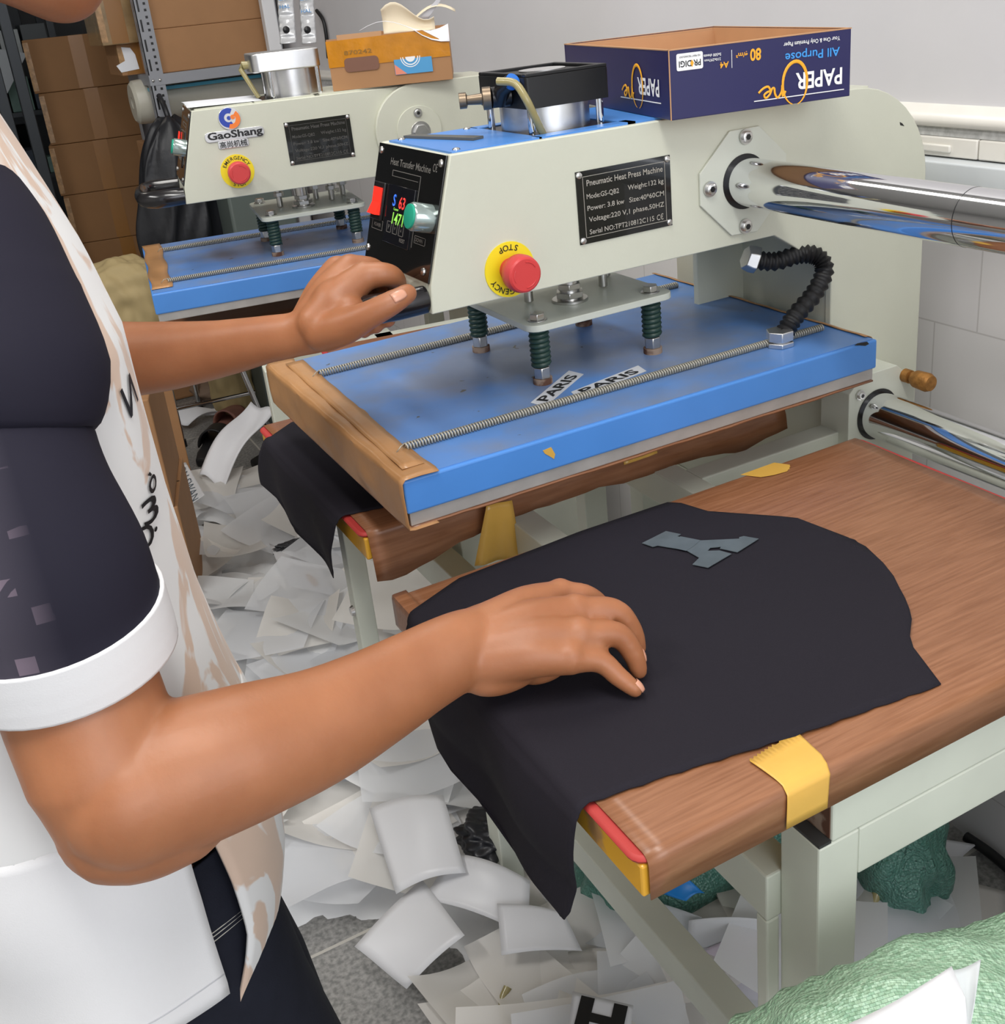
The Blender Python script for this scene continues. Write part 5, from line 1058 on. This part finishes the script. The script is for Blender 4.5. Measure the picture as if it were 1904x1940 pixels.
    B.ball(PD(250, 1498, 0.748), 0.052, u=24, v=16)
    # right hand: back of the hand up, fingers bent down on to the fabric
    wrist = PD(900, 1222, 0.878)
    mcp = {'index': H(1062, 1130, 0.874), 'middle': H(1092, 1160, 0.878), 'ring': H(1098, 1203, 0.874), 'little': H(1080, 1247, 0.864)}
    for k, r0 in (('index', 0.0145), ('middle', 0.0150), ('ring', 0.0145), ('little', 0.0140)):
        off = {'index': 26, 'middle': 9, 'ring': -9, 'little': -26}[k]
        a = PD(868, 1236-off*0.8, 0.872); m_ = mcp[k]
        chain([a, a*0.7+m_*0.3+Vector((0, 0, 0.001)), a*0.35+m_*0.65+Vector((0, 0, 0.004)), m_], [0.0205, 0.0215, 0.0190, r0], 0.92, n=16)
        B.ball(m_+Vector((0, 0, 0.0035)), r0*0.92, u=14, v=10)
    B.ball(PD(975, 1236, 0.888), 0.028, (1.4, 1.0, 0.62), 20, 14)
    B.ball(PD(960, 1272, 0.880), 0.0185, (2.0, 1.0, 0.9), 20, 14)
    B.ball(PD(1030, 1262, 0.90), 0.0165, (1.6, 0.9, 0.8), 20, 14)
    chain([mcp['index'], H(1108, 1131, 0.870), H(1138, 1150, 0.852), H(1152, 1172, 0.835)], [0.0135, 0.0115, 0.0098, 0.0080], n=14)
    chain([mcp['middle'], H(1163, 1158, 0.874), H(1196, 1194, 0.854), H(1208, 1228, 0.835)], [0.0138, 0.0112, 0.0098, 0.0080], n=14)
    chain([mcp['ring'], H(1168, 1202, 0.868), H(1199, 1238, 0.850), H(1210, 1270, 0.8345)], [0.0134, 0.0108, 0.0094, 0.0078], n=14)
    chain([mcp['little'], H(1136, 1252, 0.857), H(1172, 1282, 0.844), H(1203, 1306, 0.8330)], [0.0125, 0.0098, 0.0086, 0.0072], n=14)
    chain([PD(850, 1222, 0.876), PD(915, 1190, 0.895), H(1000, 1158, 0.852), H(1060, 1168, 0.842), H(1100, 1190, 0.836)], [0.022, 0.0205, 0.0150, 0.0125, 0.0100], n=14)   # thumb on the far side
    # ---- left arm
    shl = Vector((-0.36, 0.17, 1.27))
    chain([(-0.385, 0.09, 1.22), (-0.36, 0.16, 1.235), (-0.345, 0.215, 1.16), (-0.30, 0.225, 1.06)], [0.045, 0.045, 0.048, 0.045], n=22)
    chain([(-0.31, 0.225, 1.055), PD(150, 684, 1.19), PD(225, 682, 1.18), PD(320, 674, 1.17), PD(420, 660, 1.155), PD(500, 644, 1.14), PD(560, 634, 1.13), PD(600, 622, 1.12)],
          [0.046, 0.0445, 0.0425, 0.0375, 0.0305, 0.0255, 0.0235, 0.026], [0.95, 0.92, 0.92, 0.9, 0.86, 0.82, 0.80, 0.78], n=30, side=(0, 0, 1), cap=False)
    Mk = {'index': PD(690, 523, 1.120), 'middle': PD(663, 508, 1.142), 'ring': PD(640, 511, 1.160), 'little': PD(626, 530, 1.172)}
    for k, (ax, ay, ad) in (('index', (600, 612, 1.11)), ('middle', (590, 607, 1.125)), ('ring', (586, 612, 1.14)), ('little', (586, 624, 1.15))):
        a = PD(ax, ay, ad); m_ = Mk[k]; chain([a, (a+m_)/2+(PD(640, 540, 1.1)-PD(650, 580, 1.13))*0.12, m_], [0.021, 0.0195, 0.0158], n=16)
    B.ball(PD(640, 590, 1.12), 0.030, (1, 1, 1.15), 20, 14); B.ball(PD(622, 630, 1.11), 0.021, (1.2, 1, 0.9), 20, 14); B.ball(PD(660, 600, 1.105), 0.022, (1, 1, 1), 20, 14)
    chain([Mk['index'], PD(735, 521, 1.122), PD(752, 540, 1.150), PD(742, 580, 1.158)], [0.0150, 0.0125, 0.011, 0.009], n=14)
    chain([Mk['middle'], PD(708, 512, 1.150), PD(728, 540, 1.178), PD(728, 588, 1.165), PD(735, 606, 1.130)], [0.0150, 0.0128, 0.0115, 0.010, 0.0088], n=14)
    chain([Mk['ring'], PD(682, 512, 1.172), PD(700, 545, 1.195), PD(700, 592, 1.175), PD(712, 618, 1.135)], [0.0146, 0.0125, 0.011, 0.0098, 0.0086], n=14)
    chain([Mk['little'], PD(660, 530, 1.188), PD(670, 565, 1.200), PD(674, 605, 1.178), PD(690, 628, 1.140)], [0.0135, 0.0115, 0.010, 0.009, 0.008], n=14)
    chain([PD(612, 630, 1.108), PD(655, 618, 1.088), PD(700, 596, 1.072), PD(742, 574, 1.068), PD(772, 556, 1.074)], [0.0205, 0.0185, 0.0142, 0.0125, 0.0102], n=16)
    bmesh.ops.recalc_face_normals(B.bm, faces=B.bm.faces)
    me = bpy.data.meshes.new('raw'); B.bm.to_mesh(me); B.bm.free()
    to = bpy.data.objects.new('raw', me); COL.objects.link(to)
    rm = to.modifiers.new('r', 'REMESH'); rm.mode = 'VOXEL'; rm.voxel_size = 0.0026; rm.adaptivity = 0
    s_ = to.modifiers.new('s', 'SMOOTH'); s_.factor = 0.5; s_.iterations = 9
    dg = bpy.context.evaluated_depsgraph_get(); me2 = bpy.data.meshes.new_from_object(to.evaluated_get(dg)); bpy.data.objects.remove(to); bpy.data.meshes.remove(me)
    me2.name = 'body'; me2.materials.clear(); me2.materials.append(skin)
    for p in me2.polygons: p.use_smooth = True
    body = bpy.data.objects.new('body', me2); COL.objects.link(body); body.parent = R; body.matrix_parent_inverse = Matrix.Translation(-WROOT[R.name])
    bvh = BVHTree.FromPolygons([v.co for v in me2.vertices], [p.vertices for p in me2.polygons])
    nail = mat('finger_nail', lin(206, 150, 124), 0.28)
    def nail_at(c, ax, nn, L, W):
        hit, no, _, _ = bvh.find_nearest(c+nn*0.02)
        nn = no; ax = (ax-nn*ax.dot(nn)).normalized(); sd = ax.cross(nn)
        MB().grid(lambda u, v: hit+ax*L*(u-0.5)+sd*W*(v-0.5)*(1-0.25*(2*u-1)**2*(1 if u > .5 else .4))+nn*(0.0009-0.0035*(2*v-1)**2*0.5-0.0008*(2*u-1)**2), 8, 8).build('nail', nail, body, smooth=180, solid=0.0006, norm=False)
    tow = -ray(760, 560).normalized()
    nail_at(PD(766, 560, 1.066), PD(772, 556, 1.07)-PD(742, 574, 1.066), tow+Vector((0, 0, 0.3)), 0.0150, 0.0108)
    nail_at(H(1201, 1303, 0.834), H(1203, 1306, 0.833)-H(1172, 1282, 0.844), Vector((0.6, -0.5, 0.5)), 0.010, 0.008)
    nail_at(H(1206, 1262, 0.838), H(1208, 1270, 0.834)-H(1196, 1236, 0.85), Vector((0.8, -0.2, 0.5)), 0.010, 0.008)
    # eyes, hair
    for s in (-1, 1): MB().ball(jaw+Vector((0.0, 0.028*s, 0.10)), 0.0105, u=16, v=10).build('eye', mat('eye_white', lin(230, 225, 220), 0.2), body)
    hb = MB().ball((-0.288, 0.05, 1.535), 0.106, (1.06, 0.86, 1.05), 32, 20)
    bmesh.ops.bisect_plane(hb.bm, geom=hb.bm.verts[:]+hb.bm.edges[:]+hb.bm.faces[:], plane_co=(-0.24, 0.05, 1.53), plane_no=Vector((0.75, 0, -0.6)), clear_outer=True)
    hb.build('hair', mat('black_hair', lin(22, 20, 20), 0.6, bump=0.6, bscale=300), R, smooth=180, solid=0.006)
    # ---- shirt
    def shirt_mat():
        m = bpy.data.materials.new('white_beige_marbled_shirt'); m.use_nodes = True; nt = m.node_tree; b = nt.nodes['Principled BSDF']; b.inputs['Roughness'].default_value = 0.7; b.inputs['Sheen Weight'].default_value = 0.2
        tc = nt.nodes.new('ShaderNodeTexCoord'); mp = nt.nodes.new('ShaderNodeMapping'); mp.inputs['Scale'].default_value = (9, 9, 4.5); mp.inputs['Rotation'].default_value = (0.3, 0.5, 0); nt.links.new(tc.outputs['Object'], mp.inputs[0])
        n = nt.nodes.new('ShaderNodeTexNoise'); n.inputs['Scale'].default_value = 1.15; n.inputs['Detail'].default_value = 4; n.inputs['Distortion'].default_value = 1.6; nt.links.new(mp.outputs[0], n.inputs['Vector'])
        r = nt.nodes.new('ShaderNodeValToRGB'); nt.links.new(n.outputs['Fac'], r.inputs[0]); e = r.color_ramp.elements; e[0].position = 0.49; e[0].color = (0, 0, 0, 1); e[1].position = 0.52
        sp = nt.nodes.new('ShaderNodeSeparateXYZ'); nt.links.new(tc.outputs['Object'], sp.inputs[0])
        g = nt.nodes.new('ShaderNodeMapRange'); g.inputs[1].default_value = -0.285; g.inputs[2].default_value = -0.275; nt.links.new(sp.outputs[0], g.inputs[0])
        mu = nt.nodes.new('ShaderNodeMath'); mu.operation = 'MULTIPLY'; nt.links.new(r.outputs[0], mu.inputs[0]); nt.links.new(g.outputs[0], mu.inputs[1])
        mx = nt.nodes.new('ShaderNodeMix'); mx.data_type = 'RGBA'; nt.links.new(mu.outputs[0], mx.inputs[0]); mx.inputs[6].default_value = lin(222, 221, 219); mx.inputs[7].default_value = lin(206, 180, 160)
        nt.links.new(mx.outputs[2], b.inputs['Base Color']); return m
    SM = shirt_mat()
    prof = [(1.345, -0.285, 0.05, 0.075), (1.32, -0.272, 0.10, 0.09), (1.285, -0.260, 0.125, 0.115), (1.212, -0.236, 0.14, 0.140), (1.145, -0.220, 0.145, 0.155), (1.0, -0.219, 0.150, 0.168), (0.914, -0.213, 0.150, 0.165), (0.847, -0.202, 0.152, 0.166), (0.785, -0.190, 0.155, 0.168), (0.70, -0.188, 0.155, 0.170), (0.615, -0.192, 0.150, 0.170), (0.55, -0.200, 0.148, 0.170)]
    def pf(z):
        for a, b_ in zip(prof, prof[1:]):
            if b_[0] <= z <= a[0]:
                t = (a[0]-z)/(a[0]-b_[0]); return [a[i]*(1-t)+b_[i]*t for i in (1, 2, 3)]
        return prof[0][1:] if z > prof[0][0] else prof[-1][1:]
    def spt(z, a):
        fx, rx, ry = pf(z); w_ = 1+0.018*math.sin(a*5+z*16)*min(1, (1.34-z)*4)+0.012*math.sin(a*9-z*23)
        if math.cos(a) > 0.5: w_ = 1+(w_-1)*0.35
        return Vector((fx-rx+rx*math.cos(a)*w_, -0.01+ry*math.sin(a)*w_, z))
    n = 72
    m_ = MB(); m_.loft([[spt(1.345-i*0.0142, 2*PI*k/n) for k in range(n)] for i in range(40)], cap=False)
    sh_ = m_.build('shirt', SM, R, smooth=180, solid=0.003)
    zc = 1.345-39*0.0142
    a0, a1 = math.radians(-68), math.radians(-292)
    def sidep(u, v):
        a = a0+(a1-a0)*u+math.radians(1)*(1-u)**6*(0.4+0.6*v); zb = 0.605+0.02*math.sin(min(1, u*2)*PI/2); p = spt(zc+0.012-(zc+0.012-zb)*v, a); return p+Vector((0.006*math.cos(a)*v, (0.012*math.sin(a)-0.003*math.sin(v*7))*v, 0))
    MB().grid(sidep, 70, 20).build('shirt_side_panel', mat('white_shirt_cloth', lin(222, 221, 221), 0.7, bump=0.1, bscale=700), sh_, smooth=180, solid=0.003, norm=False)
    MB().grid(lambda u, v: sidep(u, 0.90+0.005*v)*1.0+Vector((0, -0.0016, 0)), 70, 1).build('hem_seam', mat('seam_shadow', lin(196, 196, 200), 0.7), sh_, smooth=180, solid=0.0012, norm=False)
    def frontp(u, v):
        a = math.radians(-62)+math.radians(98)*u; tip = (1-abs(u-0.10)/0.9); zb = 0.64-tip*0.075
        p = spt(zc+0.012-(zc+0.012-zb)*v, a*(1-0.15*v)); p.x += -0.004*v+0.006*math.sin(v*PI)-0.016*max(0, v-0.7)/0.3*(1-u); p.y -= 0.02*v
        return p
    MB().grid(frontp, 24, 24).build('shirt_front_panel', SM, sh_, smooth=180, solid=0.003, norm=False)
    # sleeves
    navy = bpy.data.materials.new('navy_sleeve'); navy.use_nodes = True; nt = navy.node_tree; b = nt.nodes['Principled BSDF']; b.inputs['Roughness'].default_value = 0.8; b.inputs['Specular IOR Level'].default_value = 0.2
    tc = nt.nodes.new('ShaderNodeTexCoord'); v = nt.nodes.new('ShaderNodeTexVoronoi'); v.distance = 'CHEBYCHEV'; v.inputs['Scale'].default_value = 62; v.inputs['Randomness'].default_value = 0.45; nt.links.new(tc.outputs['Object'], v.inputs['Vector'])
    lt = nt.nodes.new('ShaderNodeMath'); lt.operation = 'LESS_THAN'; lt.inputs[1].default_value = 0.36; nt.links.new(v.outputs['Distance'], lt.inputs[0])
    sc_ = nt.nodes.new('ShaderNodeSeparateColor'); nt.links.new(v.outputs['Color'], sc_.inputs[0]); gt = nt.nodes.new('ShaderNodeMath'); gt.operation = 'GREATER_THAN'; gt.inputs[1].default_value = 0.62; nt.links.new(sc_.outputs[0], gt.inputs[0])
    sp = nt.nodes.new('ShaderNodeSeparateXYZ'); nt.links.new(tc.outputs['Object'], sp.inputs[0]); g = nt.nodes.new('ShaderNodeMapRange'); g.inputs[1].default_value = -0.325; g.inputs[2].default_value = -0.36; nt.links.new(sp.outputs[0], g.inputs[0])
    m1 = nt.nodes.new('ShaderNodeMath'); m1.operation = 'MULTIPLY'; nt.links.new(lt.outputs[0], m1.inputs[0]); nt.links.new(gt.outputs[0], m1.inputs[1]); m2_ = nt.nodes.new('ShaderNodeMath'); m2_.operation = 'MULTIPLY'; nt.links.new(m1.outputs[0], m2_.inputs[0]); nt.links.new(g.outputs[0], m2_.inputs[1])
    mg = nt.nodes.new('ShaderNodeMix'); mg.data_type = 'RGBA'; nt.links.new(g.outputs[0], mg.inputs[0]); mg.inputs[6].default_value = lin(32, 30, 42); mg.inputs[7].default_value = lin(66, 62, 72)
    mx = nt.nodes.new('ShaderNodeMix'); mx.data_type = 'RGBA'; nt.links.new(m2_.outputs[0], mx.inputs[0]); nt.links.new(mg.outputs[2], mx.inputs[6]); mx.inputs[7].default_value = lin(118, 104, 116)
    nt.links.new(mx.outputs[2], b.inputs['Base Color'])
    def sleeve(pts, rad, side, flat):
        P = smoothp(pts, 6); m = len(pts); rr = []
        for i in range(len(P)):
            t = i/6; k = min(int(t), m-2); f = t-k; rr.append(rad[k]*(1-f)+rad[k+1]*f)
        mb = MB(); mb.tube(P, [r_*(1+(0.008 if m > 4 else 0)*math.sin(i*0.5)) for i, r_ in enumerate(rr)], 48, flat=flat, side=side, cap=False)
        return mb, P, rr
    pts = [PD(-180, 260, 0.80), PD(-125, 350, 0.765), PD(-85, 455, 0.745), PD(-52, 590, 0.735), PD(-8, 715, 0.73), PD(-5, 830, 0.732), PD(22, 950, 0.722), PD(76, 1082, 0.726), PD(100, 1160, 0.7365), PD(108, 1182, 0.7415)]
    mb, P, rr = sleeve(pts, [0.030, 0.048, 0.0605, 0.070, 0.0725, 0.0600, 0.064, 0.068, 0.0712, 0.0718], (1, 0, 0), 0.95)
    sl = mb.build('sleeve', navy, sh_, smooth=180, solid=0.003)
    mb, _, _ = sleeve([PD(98, 1154, 0.7355), PD(110, 1188, 0.743), PD(122, 1222, 0.7505), PD(131, 1248, 0.756)], [0.0722, 0.0729, 0.0731, 0.0726], (1, 0, 0), 0.95)
    lab(mb.build('sleeve_hem', mat('white_shirt_cloth', lin(222, 221, 221)), sl, smooth=180, solid=0.004), 'wide white sleeve hem')
    mb, _, _ = sleeve([(-0.355, 0.12, 1.315), (-0.352, 0.165, 1.28), (-0.348, 0.205, 1.20), (-0.335, 0.222, 1.12), (-0.325, 0.226, 1.09)], [0.05, 0.068, 0.066, 0.062, 0.061], (1, 0, 0), 0.95)
    mb.build('sleeve', navy, sh_, smooth=180, solid=0.003)
    # lettering on the shirt front
    sm_me = sh_.data; sb = BVHTree.FromPolygons([v_.co for v_ in sm_me.vertices], [p.vertices for p in sm_me.polygons])
    def decal(s, px, py, hpx, wpx, rot, col_=M_ink):
        d = ray(px, py).normalized(); hit, no, _, _ = sb.ray_cast(CAM, d)
        if hit is None: return
        up = Vector((0, 0, 1)); u = up.cross(no).normalized()
        if u.dot(RT) < 0: u = -u
        dist = (hit-CAM).dot(FW)
        cu = max(0.25, abs(u.dot(RT)))
        t = MB(); F_ = frame(hit, u, up); put(t, s, F_, 0, 0, hpx*dist/FOC, wid=wpx*dist/FOC/cu, rot=rot, bold=0.012, z=0)
        bmesh.ops.subdivide_edges(t.bm, edges=t.bm.edges, cuts=2)
        for v_ in t.bm.verts:
            h_, n_, _, _ = sb.find_nearest(v_.co)
            if n_.dot(CAM-h_) < 0: n_ = -n_
            v_.co = h_+n_*0.0032
        t.build('lettering', col_, sh_, smooth=0, norm=False)
    decal('N', 240, 750, 60, 17, -0.2); decal('\u00f3', 281, 912, 42, 13, -0.1); decal('3', 279, 966, 46, 18, -0.1); decal('O', 266, 1020, 44, 20, -0.1); decal('.', 288, 1003, 40, 4, 0)
    # ---- shorts
    blk = mat('black_shorts_cloth', lin(28, 30, 40), 0.85, noise=0.1, nscale=40, bump=0.15, bscale=900, spec=0.2)
    mb = MB(); ringf = lambda z, cx, cy, rx, ry: [Vector((cx+rx*math.cos(2*PI*k/56)*(1+0.015*math.sin(2*PI*k/56*6+z*12)), cy+ry*math.sin(2*PI*k/56)*(1+0.015*math.sin(2*PI*k/56*5-z*15)), z)) for k in range(56)]
    mb.loft([ringf(0.93, -0.375, -0.01, 0.125, 0.145), ringf(0.85, -0.36, -0.01, 0.135, 0.152), ringf(0.75, -0.345, -0.01, 0.130, 0.150), ringf(0.66, -0.335, -0.01, 0.122, 0.148)], cap=True)
    so = mb.build('shorts', blk, R, smooth=180)
    legs = []
    for s in (-1, 1):
        mb = MB(); mb.loft([ringf(0.72, -0.335, -0.01+0.072*s, 0.116, 0.078), ringf(0.62, -0.326, -0.01+0.075*s, 0.108, 0.084), ringf(0.5, -0.308, -0.01+0.078*s, 0.106, 0.088), ringf(0.38, -0.282, -0.01+0.08*s, 0.104, 0.090), ringf(0.30, -0.275, -0.01+0.08*s, 0.104, 0.092)], cap=False)
        legs.append(mb.build('shorts_leg', blk, so, smooth=180, solid=0.004))
    vs = []; fs = []
    for o_ in [so]+legs:
        k0 = len(vs); vs += [v_.co.copy() for v_ in o_.data.vertices]; fs += [[i+k0 for i in p.vertices] for p in o_.data.polygons]
    lb = BVHTree.FromPolygons(vs, fs)
    for off in (0, 9, 20):
        path = []
        for k in range(14):
            px = 355+ (482-355)*k/13; py = 1800+off-95*(k/13)**1.1-off*0.25*(k/13)
            hit, no, _, _ = lb.ray_cast(CAM, ray(px, py).normalized())
            if hit is not None: path.append(hit-ray(px, py).normalized()*0.0025)
        if len(path) > 3: MB().tube(path, 0.0006, 5).build('stitching', mat('pale_thread', lin(190, 186, 176), 0.8), so)
    return R
person()
